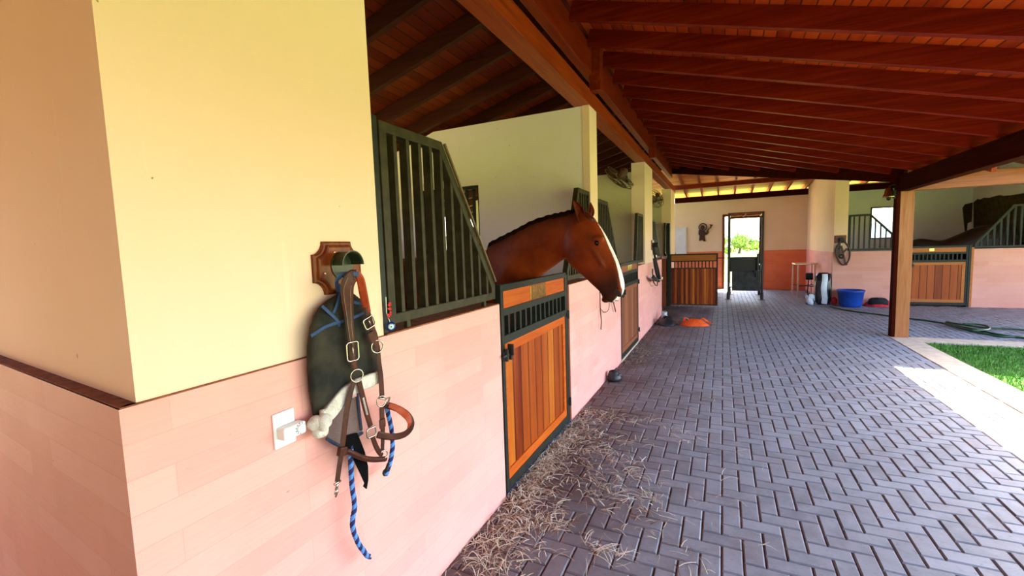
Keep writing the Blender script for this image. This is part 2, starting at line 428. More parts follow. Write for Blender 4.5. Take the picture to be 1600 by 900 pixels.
# ---------------------------------------------------------------- ground and paving
X0 = -1.29
m = MB(); m.box(-1.40, 2.50, -6, 17.45, -.12, -.009); m.box(2.5, 9, 9.25, 13.6, -.12, -.009)
struct('floor', m, M['pavbase'], 'dark sandy joints under the grey herringbone pavers', 'floor')
def herring():
    c = .1035; ox = .73 - c; oy = 3.311 - c / 2; g = .0025; gy = .0048
    vs, fs, tone = [], [], []
    def inside(x0, x1, y0, y1):
        if x1 <= -1.289: return False
        cx, cy = (x0 + x1) / 2, (y0 + y1) / 2
        if cy > 17.38 or cy < -1.5: return False
        if cx < 2.5: return cx > -1.30
        return 9.25 < cy < 13.5 and cx < 8.2
    for i in range(-22, 75):
        for j in range(-48, 145):
            k = (i - j) % 4
            if k == 0: a = (ox + i * c, ox + (i + 2) * c, oy + j * c, oy + (j + 1) * c)
            elif k == 3: a = (ox + i * c, ox + (i + 1) * c, oy + j * c, oy + (j + 2) * c)
            else: continue
            if not inside(*a): continue
            x0, x1, y0, y1 = a[0] + gy, a[1] - gy * .4, a[2] + g, a[3] - g
            if a[0] < 2.5 and y0 < 9.25: x1 = min(x1, 2.497)
            x0 = max(x0, -1.289)
            if x1 - x0 < .02: continue
            h = random.uniform(-.0015, .0015); b = .0065
            n = len(vs); tx, ty = random.uniform(-.0012, .0012), random.uniform(-.0012, .0012)
            vs += [(x0, y0, -.03), (x1, y0, -.03), (x1, y1, -.03), (x0, y1, -.03),
                   (x0, y0, -.007), (x1, y0, -.007), (x1, y1, -.007), (x0, y1, -.007),
                   (x0 + b, y0 + b, h - tx), (x1 - b, y0 + b, h + tx), (x1 - b, y1 - b, h + ty), (x0 + b, y1 - b, h - ty)]
            fs += [(n, n + 1, n + 5, n + 4), (n + 1, n + 2, n + 6, n + 5), (n + 2, n + 3, n + 7, n + 6), (n + 3, n, n + 4, n + 7),
                   (n + 4, n + 5, n + 9, n + 8), (n + 5, n + 6, n + 10, n + 9), (n + 6, n + 7, n + 11, n + 10), (n + 7, n + 4, n + 8, n + 11),
                   (n + 8, n + 9, n + 10, n + 11)]
            tone += [min(1, max(0, random.gauss(.5, .25)))] * 12
    me = bpy.data.meshes.new('floor_pavers'); me.from_pydata(vs, [], fs)
    at = me.attributes.new('tone', 'FLOAT', 'POINT'); at.data.foreach_set('value', tone)
    me.materials.append(M['paver'])
    o = bpy.data.objects.new('floor_pavers', me); COL.objects.link(o)
    tag(o, 'grey concrete pavers laid in herringbone along the aisle', 'floor', kind='structure')
herring()
m = MB(); m.box(2.50, 2.83, -6, 8.85, -.12, .004); m.box(2.50, 9, 8.85, 9.25, -.12, .004)
struct('trim_kerb', m, M['concrete'], 'tan concrete kerb strip between pavers and lawn', 'kerb', bevel=.008)
m = MB(); m.box(-6, -1.29, .7, 17.4, -.12, -.005); m.box(2.6, 9, 13.6, 17.4, -.12, -.005)
struct('floor_stalls', m, M['bedding'], 'brown bedding on the stall floors', 'floor')
m = MB(); m.box(-40, 60, -40, 90, -.4, -.125); struct('ground', m, M['field'], 'open field around the stable', 'ground')
m = MB(); m.box(-12, 16, 17.65, 20.5, -.12, -.03); struct('ground_yard', m, M['yard'], 'sunlit pale yard beyond the far doorway', 'ground')
m = MB(); m.box(-12, -1.4, -8, .4, -.12, -.03); struct('ground_side', m, M['yard'], 'pale yard beside the near wall corner', 'ground')
m = MB(); m.box(2.83, 9.5, -6, 8.85, -.125, -.02); struct('ground_lawn', m, M['lawn'], 'soil of the courtyard lawn', 'ground')
def blades():
    vs, fs, tone = [], [], []
    for q in range(30000):
        x = random.uniform(2.835, 6.3); y = random.uniform(4.6, 8.85)
        if random.random() < (x - 2.8) * .12: continue
        a = random.uniform(0, 2 * PI); h = random.uniform(.02, .05); wd = random.uniform(.0025, .005)
        lx, ly = random.uniform(-.02, .02), random.uniform(-.02, .02)
        n = len(vs); ca, sa = math.cos(a) * wd, math.sin(a) * wd
        vs += [(x - ca, y - sa, -.02), (x + ca, y + sa, -.02), (x + ca * .7 + lx * .4, y + sa * .7 + ly * .4, -.02 + h * .6), (x + lx, y + ly, -.02 + h)]
        fs += [(n, n + 1, n + 2), (n, n + 2, n + 3)]; tone += [random.random()] * 4
    me = bpy.data.meshes.new('grass'); me.from_pydata(vs, [], fs)
    at = me.attributes.new('tone', 'FLOAT', 'POINT'); at.data.foreach_set('value', tone); me.materials.append(M['grass'])
    o = bpy.data.objects.new('grass', me); COL.objects.link(o)
    tag(o, 'short green grass of the courtyard lawn beside the kerb', 'grass', kind='stuff')
blades()

# ---------------------------------------------------------------- stall front wall (left)
ZW = 1.30; ZT = 3.15
lo = Vector((-1.31, .535)); ld = Vector((-.9957, .0925))       # left face of the block runs this way
def poly(pts2, z0, z1):
    return MB().prism([(p[0], p[1], z0) for p in pts2], (0, 0, z1 - z0))
a = Vector((X0, .515)); b = a + ld * 3.4
struct('wall_left', poly([a, (X0, 2.50), (-1.45, 2.50), (-1.45, .80), b + Vector((0, .25)), b], -.1, ZW), M['tile_y'],
       'pink board-pattern tile wall under the near cream wall corner', 'wall')
# the face that looks at the camera side carries tile that runs along x
n2 = Vector((ld.y, -ld.x)) * -1
m = MB(); p0 = a + Vector((-.0015, 0)); q = Vector((-ld.y, ld.x)) ; 
if q.y > 0: q = -q
m.prism([(p0.x, p0.y, -.1), ((b + q * .004).x, (b + q * .004).y, -.1), ((b + q * .004).x, (b + q * .004).y, ZW), (p0.x, p0.y, ZW)], (0, .004, 0))
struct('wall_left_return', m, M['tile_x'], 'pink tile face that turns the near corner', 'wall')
a2 = Vector((X0 - .012, .555)); b2 = a2 + ld * 3.4
struct('wall_left_plaster', poly([a2, (X0 - .012, 1.44), (-1.50, 1.44), (-1.50, .85), b2 + Vector((0, .25)), b2], ZW, 3.6), M['plaster'],
       'large cream plaster wall block at the near corner', 'wall')
m = MB(); e1 = a + Vector((-.004, .004)); m.prism([(e1.x, e1.y, ZW), ((b.x), b.y + .006, ZW), (b2.x, b2.y + .01, ZW), (a2.x, a2.y + .01, ZW)], (0, 0, .003))
m.prism([(X0 - .003, .53, ZW), (X0 - .003, 1.44, ZW), (X0 - .02, 1.44, ZW), (X0 - .02, .53, ZW)], (0, 0, .003))
struct('trim_ledge', m, M['dirt'], 'dusty brown ledge on top of the pink tile', 'trim')
# wainscot panels between the doors
for k, (y0, y1, lab) in enumerate([(3.92, 6.22, 'between the horse and the second stall door'), (7.68, 10.87, 'beyond the second stall door'), (12.52, 14.0, 'behind the open far door')]):
    m = MB(); m.box(-1.45, X0, y0, y1, -.1, ZW); struct('wall_left', m, M['tile_y'], 'pink board-pattern tile wall ' + lab, 'wall')
# ledge on wainscot under the grille
m = MB(); m.box(-1.44, X0 - .003, 1.45, 2.5, ZW, ZW + .006); m.box(-1.44, X0 - .003, 3.92, 4.74, ZW, ZW + .006); m.box(-1.44, X0 - .003, 5.04, 6.22, ZW, ZW + .006)
struct('trim_ledge', m, M['dirt'], 'dusty brown ledge under the iron grilles', 'trim')
# partitions and piers
def wallbox(name, x0, x1, y0, y1, z0, z1, mat, lab):
    m = MB(); m.box(x0, x1, y0, y1, z0, z1); return struct(name, m, mat, lab, 'wall')
def partition(x_end, y0, y1, zt, wx0, wx1, wz0, wz1, lab, mat='plaster_in'):
    m = MB(); XB = -4.9
    m.box(wx1, x_end, y0, y1, 0, zt); m.prism([(XB, y0, 0), (wx0, y0, 0), (wx0, y0, min(zt, 3.06)), (XB, y0, 2.70)], (0, y1 - y0, 0)); m.box(wx0, wx1, y0, y1, 0, wz0)
    m.prism([(wx0, y0, wz1), (wx1, y0, wz1), (wx1, y0, zt), (-3.30, y0, zt), (wx0, y0, min(zt - .06, 3.06))], (0, y1 - y0, 0))
    return struct('wall_partition', m, M[mat], lab, 'wall')
partition(X0 - .06, 4.75, 5.04, ZT, -3.57, -2.68, 1.02, 2.44, 'cream partition wall behind the chestnut horse')
wallbox('wall_partition', X0 - .08, X0 - .004, 4.74, 5.045, ZW, ZT, M['plaster'], 'bright cream end of the partition behind the horse')
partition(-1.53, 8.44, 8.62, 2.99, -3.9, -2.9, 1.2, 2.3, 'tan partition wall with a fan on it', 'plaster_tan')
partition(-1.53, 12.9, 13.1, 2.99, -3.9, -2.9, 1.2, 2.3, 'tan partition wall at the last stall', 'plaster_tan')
wallbox('wall_pier', -1.53, X0 - .004, 8.43, 9.40, ZW, ZT, M['plaster'], 'square cream pier above the wall bridle')
wallbox('wall_pier', -1.53, X0 - .004, 12.95, 14.0, ZW, ZT, M['plaster'], 'cream pier beside the open far door')
# back wall with two daylight windows
m = MB(); XB = -4.9
ys = [(.8, 6.35), (7.35, 9.8), (10.9, 17.4)]
for y0, y1 in ys: m.box(XB - .15, XB, y0, y1, 0, 1.95)
for y0, y1 in ((6.35, 7.35), (9.8, 10.9)): m.box(XB - .15, XB, y0, y1, 0, 1.6)
struct('wall_back', m, M['plaster_in'], 'cream rear wall of the stalls', 'wall')
# wall window grating in partition (dark bars)
t = thing('window_grating', 'dark barred opening in the cream partition behind the iron grille', 'grating', (-3.12, 4.8, 1.02))
m = MB(); 
for x in (-3.57, -2.68): m.box(x - .012 if x < -3 else x - .03, x + .03 if x < -3 else x + .012, 4.78, 4.83, 1.02, 2.44)
m.box(-3.57, -2.68, 4.78, 4.83, 2.40, 2.44); m.box(-3.57, -2.68, 4.78, 4.83, 1.02, 1.06); m.box(-3.57, -2.68, 4.78, 4.83, 1.62, 1.66)
m.build('frame', M['iron'], t)
for k in range(8):
    x = -3.57 + (k + 1) * .89 / 9; MB().box(x - .016, x + .016, 4.79, 4.82, 1.06, 2.40).build('bar', M['iron'], t)

# ---------------------------------------------------------------- far wall, right wing
YF = 17.4
m = MB(); m.box(-1.6, .02, YF, YF + .2, 1.33, 3.12); m.box(1.2, 2.5, YF, YF + .2, 1.33, 3.12); m.box(.02, 1.2, YF, YF + .2, 2.58, 3.12)
struct('wall_end', m, M['plaster_far'], 'tan end wall around the bright doorway', 'wall')
m = MB(); m.box(-1.6, .02, YF - .01, YF + .2, -.1, 1.33); m.box(1.2, 2.5, YF - .01, YF + .2, -.1, 1.33)
struct('wall_end', m, M['tile_far'], 'terracotta tile dado of the end wall', 'wall')
m = MB(); m.box(-6, -1.6, YF, YF + .2, 0, 3.12); struct('wall_end', m, M['plaster_in'], 'end wall of the last stall', 'wall')
m = MB()
for x in (.02, 1.2): m.box(x - .04, x + .04, YF - .04, YF + .22, 0, 2.6)
m.box(-.02, 1.24, YF - .04, YF + .22, 2.54, 2.62)
struct('door_1', m, M['redwood'], 'open wooden doorway to the bright field', 'doorway', bevel=.005)
# right wing, its side wall faces the aisle
wallbox('wall_right', 2.5, 2.68, 13.70, YF, 1.32, 3.6, M['plaster_far'], 'curving tan side wall of the right wing')
m = MB(); m.box(2.49, 2.69, 13.66, YF, -.1, 1.32); struct('wall_right', m, M['tile_y'], 'tile dado of the side wall behind the feed sacks', 'wall')
wallbox('wall_right', 2.5, 2.78, 13.48, 13.7, 1.32, 3.6, M['plaster'], 'yellow plaster pier where the bridle hangs')
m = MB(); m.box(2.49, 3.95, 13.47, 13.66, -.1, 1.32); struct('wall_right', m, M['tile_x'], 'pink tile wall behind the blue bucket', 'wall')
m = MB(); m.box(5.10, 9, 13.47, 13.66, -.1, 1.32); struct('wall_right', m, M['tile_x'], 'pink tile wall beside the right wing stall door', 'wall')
m = MB(); m.box(2.68, 4.17, YF, YF + .15, 0, 3.35); m.box(4.75, 9, YF, YF + .15, 0, 3.35); m.box(4.17, 4.75, YF, YF + .15, 0, 1.64); m.box(4.17, 4.75, YF, YF + .15, 2.55, 3.35)
struct('wall_right_back', m, M['plaster_white'], 'white rear wall of the right wing stall', 'wall')
wallbox('wall_right_partition', 6.5, 6.65, 13.66, YF, 0, 3.6, M['plaster_white'], 'white partition wall of the right wing stall')
# dark brown patch across that corner
pts = [W(1521, 316, y=YF - .012), W(1508, 319, y=YF - .012), W(1504, 325, y=YF - .012), W(1506, 345, y=YF - .012), W(1508, 362, y=YF - .012), W(1510, 366, y=YF - .012), W(1512, 349, y=YF - .012), W(1518, 346, y=YF - .012), W(1519, 385, y=YF - .012), W(1521.5, 385, y=YF - .012)]
m = MB(); m.prism(pts, (0, .011, 0))
pts = [W(u, v, x=6.49) for u, v in ((1521, 316), (1527, 311), (1531, 312), (1537, 309), (1546, 309), (1556, 306), (1562, 305), (1568, 306), (1580, 305), (1592, 303), (1612, 300), (1612, 395), (1521, 395))]
m.prism(pts, (.009, 0, 0)); struct('wall_brown_patch', m, M['brown_patch'], 'dark brown patch on the white stall walls', 'wall')
# window frame in the wing
m = MB()
for x in (4.17, 4.75): m.box(x - .02, x + .02, YF - .02, YF + .16, 1.62, 2.57)
m.box(4.15, 4.77, YF - .02, YF + .16, 1.60, 1.64); m.box(4.15, 4.77, YF - .02, YF + .16, 2.55, 2.58)
struct('window_1', m, M['iron'], 'bright window opening in the white stall wall', 'window')

# ---------------------------------------------------------------- roof
SL = .276; ZB = 3.87   # board underside at x=-1.3
def zr(x): return ZB - SL * (x + 1.3)
def slab(name, pts, mat, lab, th=.03):
    m = MB(); m.prism(pts, (0, 0, th)); return struct(name, m, mat, lab, 'ceiling')
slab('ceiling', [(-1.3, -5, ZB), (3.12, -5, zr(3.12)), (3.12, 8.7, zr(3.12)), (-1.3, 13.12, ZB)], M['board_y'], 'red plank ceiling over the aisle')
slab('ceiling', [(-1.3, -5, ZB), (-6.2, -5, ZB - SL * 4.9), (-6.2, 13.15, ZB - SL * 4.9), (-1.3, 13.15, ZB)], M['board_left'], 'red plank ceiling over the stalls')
slab('ceiling', [(3.12, 8.7, zr(3.12)), (10, 8.7, zr(3.12)), (10, 13.12, ZB), (-1.3, 13.12, ZB)], M['board_x'], 'orange plank ceiling of the right wing')
ZE = 3.47
slab('ceiling', [(-6.2, 13.12, ZB), (10, 13.12, ZB), (10, 18.3, ZE - .08), (-6.2, 18.3, ZE - .08)], M['board_x'], 'orange plank ceiling at the far end')
def rafter(a, b, mat, lab, grp, w=.06, h=.16, cat='rafter', name='trim_rafter'):
    m = MB(); m.bar(a, b, w, h); return struct(name, m, M[mat], lab, cat, grp, bevel=.004)
y = 4.06 - .585 * 13; k = 0
while y < 12.9:
    xe = 3.05 if y < 8.8 else 3.05 - (y - 8.75)
    if xe > -1.1:
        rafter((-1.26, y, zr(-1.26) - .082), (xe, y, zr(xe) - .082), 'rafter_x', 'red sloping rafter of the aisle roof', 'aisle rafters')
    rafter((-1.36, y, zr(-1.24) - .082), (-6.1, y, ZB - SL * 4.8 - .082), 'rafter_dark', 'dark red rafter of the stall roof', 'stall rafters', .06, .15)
    y += .585
x = -1.2
while x < 9.6:
    y0 = 8.75 + max(0, 3.05 - x)
    if y0 < 12.9:
        zz = lambda yy: zr(3.12) + (yy - 8.7) * SL
        rafter((x, y0, zz(y0) - .072), (x, 13.1, ZB - .072), 'rafter_y', 'rafter of the right wing roof', 'wing rafters', .06, .14)
    rafter((x, 13.12, ZB - .072), (x, 18.25, ZE - .08 - .072), 'rafter_y', 'rafter end above the tan end wall', 'end wall rafters', .05, .14)
    x += .52
def beam(x0, x1, y0, y1, z0, z1, mat, lab, name='trim_beam'):
    m = MB(); m.box(x0, x1, y0, y1, z0, z1); return struct(name, m, M[mat], lab, 'beam', bevel=.006)
beam(-1.46, X0, -5, 14.2, 3.15, 3.32, 'beam', 'broad brown beam resting on the cream piers')
beam(-1.36, -1.27, -5, 13.1, 3.46, 3.76, 'rafter_y', 'red ridge beam above the stall fronts')
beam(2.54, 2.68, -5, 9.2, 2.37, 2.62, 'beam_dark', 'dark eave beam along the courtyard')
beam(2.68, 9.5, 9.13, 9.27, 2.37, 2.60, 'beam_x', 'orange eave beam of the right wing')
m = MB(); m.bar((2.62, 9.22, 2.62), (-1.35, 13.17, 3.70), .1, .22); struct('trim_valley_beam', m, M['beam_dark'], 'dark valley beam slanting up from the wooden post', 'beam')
beam(-1.5, 2.5, 15.2, 15.3, 3.36, 3.5, 'rafter_y', 'cross beam before the tan end wall')
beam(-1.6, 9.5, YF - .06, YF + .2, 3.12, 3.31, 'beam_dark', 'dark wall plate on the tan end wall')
for yy in (.95, 4.78, 8.95):
    m = MB(); m.box(-1.30, -1.18, yy, yy + .13, 3.30, 3.84); struct('trim_king_post', m, M['rafter_y'], 'short red king post between beam and ridge', 'post', 'king posts', bevel=.004)
# ---- square courtyard post
t = thing('wooden_post', 'weathered square wooden post at the courtyard corner', 'post', (2.62, 9.22, 0))
m = MB(); m.box(2.565, 2.745, 9.17, 9.33, 0, 2.37); m.build('shaft', M['post'], t, bevel=.006)
m = MB(); m.box(2.52, 2.564, 9.18, 9.32, 0, 2.6); m.build('shaded_face', M['beam_dark'], t, bevel=.003)  # dark slab: shade of the post's left face put into its colour
m = MB(); m.box(2.565, 2.60, 9.17, 9.33, 2.37, 2.62); m.build('head_block', M['beam_x'], t, bevel=.003)

# ---------------------------------------------------------------- stall doors
def stall_door(label, y0, y1, x=X0, axis='y', ztop=1.423, group=None, nb=12, base=None, plate=True, planks='plank_y', rail='orange_y'):
    """door in the plane x (axis y) built along y0..y1; for axis x the roles swap and it faces -y"""
    def B(a0, a1, d0, d1, z0, z1, mm=None):
        mm = mm or MB()
        if axis == 'y': mm.box(x + d0, x + d1, a0, a1, z0, z1)
        else: mm.box(a0, a1, x - d1, x - d0, z0, z1)
        return mm
    L = y1 - y0
    loc = (x, (y0 + y1) / 2, 0) if axis == 'y' else ((y0 + y1) / 2, x, 0)
    t = thing('stall_door', label, 'stall door', loc, group)
    f = .04
    m = MB()
    B(y0, y0 + f, -.045, .0, .03, ztop, m); B(y1 - f, y1, -.045, .0, .03, ztop, m)
    B(y0 + f, y1 - f, -.045, 0, ztop - .045, ztop, m); B(y0 + f, y1 - f, -.045, 0, 1.215, 1.262, m)
    B(y0 + f, y1 - f, -.045, 0, 1.03, 1.085, m); B(y0 + f, y1 - f, -.045, 0, .03, .095, m)
    m.build('frame', M['iron'], t, bevel=.003)
    B(y0 + f, y1 - f, -.035, -.008, 1.262, ztop - .045).build('top_board', M[rail], t, bevel=.002)
    if plate:
        c = y0 + L * .50
        p = B(c - .16, c + .15, -.008, -.002, 1.266, ztop - .05).build('name_plate', M['brass'], t, bevel=.002)
        p['label'] = 'brass plate on the top board'
    for k in range(nb):
        yy = y0 + f + (k + 1) * (L - 2 * f) / (nb + 1)
        B(yy - .012, yy + .012, -.04, -.012, 1.085, 1.215).build('bar', M['iron'], t)
    m = MB(); w = .07
    B(y0 + f, y1 - f, -.04, -.006, .965, 1.03, m); B(y0 + f, y1 - f, -.04, -.006, .095, .165, m)
    B(y0 + f, y0 + f + .035, -.04, -.006, .165, .965, m); B(y1 - f - .06, y1 - f, -.04, -.006, .165, .965, m)
    m.build('panel_frame', M[rail], t, bevel=.003)
    B(y0 + f + .03, y1 - f - .055, -.036, -.018, .16, .97).build('plank_panel', M[planks], t)
    # latch (frame, bolt) and hinges
    s = 1 if axis == 'y' else -1
    m = MB(); B(y0 + .0, y0 + .10, .0, .008, .935, .985, m); B(y0 + .015, y0 + .03, .008, .03, .92, 1.0, m); B(y0 + .07, y0 + .085, .008, .03, .92, 1.0, m)
    lt = m.build('latch', M['black'], t, bevel=.002)
    m = MB(); B(y0 - .03, y0 + .11, .012, .026, .952, .968, m); B(y0 + .05, y0 + .062, .012, .055, .955, 1.03, m); m.build('bolt', M['black'], lt, bevel=.002)
    for zz in (.20, 1.02):
        m = MB(); B(y1 - .02, y1 + .05, 0, .008, zz, zz + .035, m)
        c = (x + .012, y1 + .01) if axis == 'y' else (y1 + .01, x - .012)
        m.tube([(c[0], c[1], zz - .02), (c[0], c[1], zz + .055)], .011, 8); m.build('hinge', M['black'], t)
    return t
t = stall_door('plank stall door under the chestnut horse, brass plate on top', 2.515, 3.835, x=X0 + .004)
m = MB(); m.box(-1.34, X0 - .002, 3.84, 3.88, 0, 1.4); m.build('jamb', M['iron'], t)
m = MB(); m.box(-1.36, X0 + .001, 3.88, 3.92, 0, 1.30); m.build('side_post', M['redwood'], t)
m = MB(); m.box(-1.44, X0 + .006, 2.50, 3.90, -.01, .028); m.build('sill', M['navy_trim'], t)
t = stall_door('second stall door of the row, beyond the chestnut horse', 6.25, 7.63, x=X0 + .004, ztop=1.40, planks='plank_dusty', rail='rail_dusty')
m = MB(); m.box(-1.44, X0 + .01, 6.22, 7.66, -.01, .028); m.build('sill', M['concrete'], t)
t = stall_door('closed stall door of the right wing behind the wooden post', 3.97, 5.02, x=13.47, axis='x', planks='plank_x', rail='orange_x', ztop=1.41, plate=False)
MB().box(4.33, 4.42, 13.466, 13.474, 1.29, 1.35).build('name_plate', M['brass'], t, bevel=.002)
m = MB(); m.box(5.02, 5.06, 13.46, 13.6, 0, 1.41); m.build('jamb', M['iron'], t)
m = MB(); m.box(5.06, 5.10, 13.455, 13.6, 0, 1.36); m.build('side_post', M['orange_x'], t)

# open far door, swung across the aisle, its slatted back to us
t = thing('stall_door', 'slatted stall door standing open across the far aisle', 'stall door', (-.7, 12.45, 0))
m = MB(); y_ = 12.45
for a, b, z0, z1 in ((-1.27, -1.235, .03, 1.38), (-.145, -.11, .03, 1.38), (-1.235, -.145, 1.345, 1.38), (-1.235, -.145, 1.17, 1.20), (-1.235, -.145, .985, 1.015), (-1.235, -.145, .03, .06)):
    m.box(a, b, y_, y_ + .045, z0, z1)
m.build('frame', M['iron_olive'], t, bevel=.003)
MB().box(-1.235, -.145, y_ + .01, y_ + .035, 1.20, 1.345).build('top_board', M['orange_x'], t)
MB().box(-1.235, -.145, y_ + .008, y_ + .035, .06, .985).build('slat_panel', M['slat_x'], t)
for k in range(12):
    x = -1.235 + (k + 1) * 1.09 / 13; MB().box(x - .014, x + .014, y_ + .01, y_ + .035, 1.015, 1.17).build('bar', M['iron'], t)
m = MB(); m.box(-1.34, -1.27, 12.44, 12.52, 0, 2.2); m.build('hinge_post', M['iron'], t)
t = thing('door_jamb', 'dark red wooden jamb of the open far stall', 'door jamb', (-1.4, 12.3, 0))
m = MB(); m.box(-1.60, -1.36, 12.40, 12.52, 0, 1.26); m.build('post', M['redwood'], t)

# ---------------------------------------------------------------- iron grilles over the wainscot
def grille(label, pts, group=None, x=X0 - .012, axis='y', mat='iron_olive', pitch=.082, flip=False, fw=.045, d=.05, nbmax=40):
    """pts: outline (a, z) corners counter-clockwise starting bottom tall side, bottom low side, low top, diagonal top, tall top"""
    lo_ = [min(p[0] for p in pts), max(p[0] for p in pts)]
    P3 = (lambda a, z: (x, a, z)) if axis == 'y' else (lambda a, z: (a, x, z))
    nrm = Vector((1, 0, 0)) if axis == 'y' else Vector((0, -1, 0))
    t = thing('stall_grille', label, 'grille', P3((lo_[0] + lo_[1]) / 2, pts[0][1]), group)
    cx = sum(p[0] for p in pts) / len(pts); cz = sum(p[1] for p in pts) / len(pts)
    n = len(pts)
    inner = []
    for i in range(n):
        p, a, b = Vector(pts[i]), Vector(pts[i - 1]), Vector(pts[(i + 1) % n])
        d1 = (p - a).normalized(); d2 = (b - p).normalized()
        n1 = Vector((-d1.y, d1.x)); n2_ = Vector((-d2.y, d2.x))
        if n1.dot(Vector((cx, cz)) - p) < 0: n1 = -n1; 
        if n2_.dot(Vector((cx, cz)) - p) < 0: n2_ = -n2_
        bis = (n1 + n2_); bis = bis / max(.3, bis.dot(n1)); inner.append(p + bis * fw)
    m = MB(); vs = []
    for off in (0, -d):
        vs += [Vector(P3(p[0], p[1])) + nrm * off for p in pts] + [Vector(P3(q[0], q[1])) + nrm * off for q in inner]
    fs = []
    for i in range(n):
        j = (i + 1) % n
        fs += [(i, j, n + j, n + i), (2 * n + i, 3 * n + i, 3 * n + j, 2 * n + j), (i, 2 * n + i, 2 * n + j, j), (n + i, n + j, 3 * n + j, 3 * n + i)]
    m.add(vs, fs); m.build('frame', M[mat], t, bevel=.004)
    def span(a):
        zs = []
        for i in range(n):
            p, q = pts[i], pts[(i + 1) % n]
            if (p[0] - a) * (q[0] - a) <= 0 and abs(p[0] - q[0]) > 1e-6:
                zs.append(p[1] + (q[1] - p[1]) * (a - p[0]) / (q[0] - p[0]))
        return min(zs), max(zs)
    a = lo_[0] + fw + pitch * .62
    while a < lo_[1] - fw - .02:
        z0, z1 = span(a)
        if z1 - z0 > .12:
            m = MB(); p = Vector(P3(a, z0 + .02)) - nrm * d / 2; q = Vector(P3(a, z1 - .03)) - nrm * d / 2
            m.bar(p, q, .022 if axis == 'y' else .042, .042 if axis == 'y' else .024, up=(1, 0, 0)); m.build('bar', M[mat], t)
        a += pitch
    return t
g1 = grille('large dark iron grille beside the near cream wall', [(1.475, 1.34), (2.46, 1.34), (2.46, 1.43), (1.935, 2.205), (1.475, 2.205)], x=X0 - .004, pitch=.088)
m = MB(); m.bar((X0 + .0035, 2.452, 1.45), (X0 + .0035, 1.945, 2.195), .012, .012, up=(1, 0, 0)); m.build('rubbed_edge', M['iron_edge'], g1)
m = MB(); m.box(X0 - .05, X0 - .012, 1.442, 1.472, 1.31, 2.22); m.build('hinge_post', M['iron'], g1)
for z_ in (1.40, 2.12): MB().tube([(X0 - .03, 1.455, z_), (X0 - .03, 1.455, z_ + .05)], .018, 8).build('hinge', M['iron_olive'], g1)
for yy in (1.62, 2.35): MB().box(X0 - .04, X0 - .02, yy - .012, yy + .012, ZW + .004, 1.342).build('foot', M['iron_olive'], g1)
grille('iron grille between the near stall door and the partition, behind the horse head', [(4.735, 1.34), (3.93, 1.34), (3.93, 1.43), (4.33, 2.24), (4.735, 2.24)], mat='iron_olive')
grille('iron grille just beyond the partition end', [(5.05, 1.34), (6.2, 1.34), (6.2, 1.43), (5.57, 2.2), (5.05, 2.2)])
grille('iron grille slanting up to the square pier', [(8.42, 1.34), (7.68, 1.34), (7.68, 1.43), (7.85, 2.2), (8.42, 2.2)], x=X0 - .03)
grille('iron grille beyond the square pier', [(9.41, 1.34), (10.85, 1.34), (10.85, 1.43), (10.0, 2.18), (9.41, 2.18)], x=X0 - .03)
grille('iron grille at the last pier over the open door', [(12.94, 1.34), (12.3, 1.34), (12.0, 1.43), (12.15, 2.2), (12.94, 2.2)], x=X0 - .05)
grille('iron grille before the bright window of the right wing', [(2.80, 1.34), (3.93, 1.34), (3.93, 1.44), (3.24, 2.22), (2.80, 2.22)], x=13.50, axis='x', mat='iron', pitch=.105)
grille('iron grille over the pink wall beside the right wing door', [(6.6, 1.34), (5.12, 1.34), (5.12, 1.43), (5.72, 2.27), (6.6, 2.27)], x=13.50, axis='x', mat='iron', pitch=.105)

# ---------------------------------------------------------------- horses
def superring(c, ax_u, ax_l, a_up, a_dn, b, n=28, e=2.2, flat=0.):
    out = []
    for k in range(n):
        th = 2 * PI * k / n; cu, sl = math.cos(th), math.sin(th)
        u = math.copysign(abs(cu) ** (2 / e), cu); l = math.copysign(abs(sl) ** (2 / e), sl)
        out.append(c + ax_u * (u * (a_up if u > 0 else a_dn)) + ax_l * (l * b * (1 - flat * max(0, u))))
    return out
def remeshed(mb, name, voxel, smooth=3):
    o = mb.build(name, None)
    md = o.modifiers.new('r', 'REMESH'); md.mode = 'VOXEL'; md.voxel_size = voxel; md.adaptivity = 0
    sm = o.modifiers.new('s', 'SMOOTH'); sm.factor = .5; sm.iterations = smooth
    bpy.context.view_layer.update()
    dg = bpy.context.evaluated_depsgraph_get()
    me = bpy.data.meshes.new_from_object(o.evaluated_get(dg))
    old = o.data; o.modifiers.clear(); o.data = me; bpy.data.meshes.remove(old)
    for p in me.polygons: p.use_smooth = True
    return o

def coat(name, base, dark, hi):
    t = NT(name, .48, .14)
    a = t.t.nodes.new('ShaderNodeAttribute'); a.attribute_name = 'hl'; v = a.outputs['Vector']
    o = t.sep(v); p = t.wpos()
    f = t.noise(p, 7, 4, .5); g = t.noise(t.scale(p, (1, 1, .25)), 170, 2)
    c = t.mix(t.ramp(f, [(.3, (0, 0, 0)), (.72, (1, 1, 1))]), base, hi)
    c = t.mix(t.math('MULTIPLY', g, .35), c, dark)
    # o[0] along the head 0 poll .. 1 muzzle, o[1] dorsal, o[2] lateral ; dark mask = muzzle darkness plus shade painted on neck and cheek
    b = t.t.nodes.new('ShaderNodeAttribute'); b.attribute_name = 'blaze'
    k = t.t.nodes.new('ShaderNodeAttribute'); k.attribute_name = 'dark_shade'
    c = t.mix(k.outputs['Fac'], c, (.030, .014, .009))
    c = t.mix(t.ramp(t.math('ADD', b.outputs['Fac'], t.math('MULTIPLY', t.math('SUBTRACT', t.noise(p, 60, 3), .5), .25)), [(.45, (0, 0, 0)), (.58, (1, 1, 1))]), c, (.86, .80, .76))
    t.col(c); t.bump(g, .12, .001); return t.m
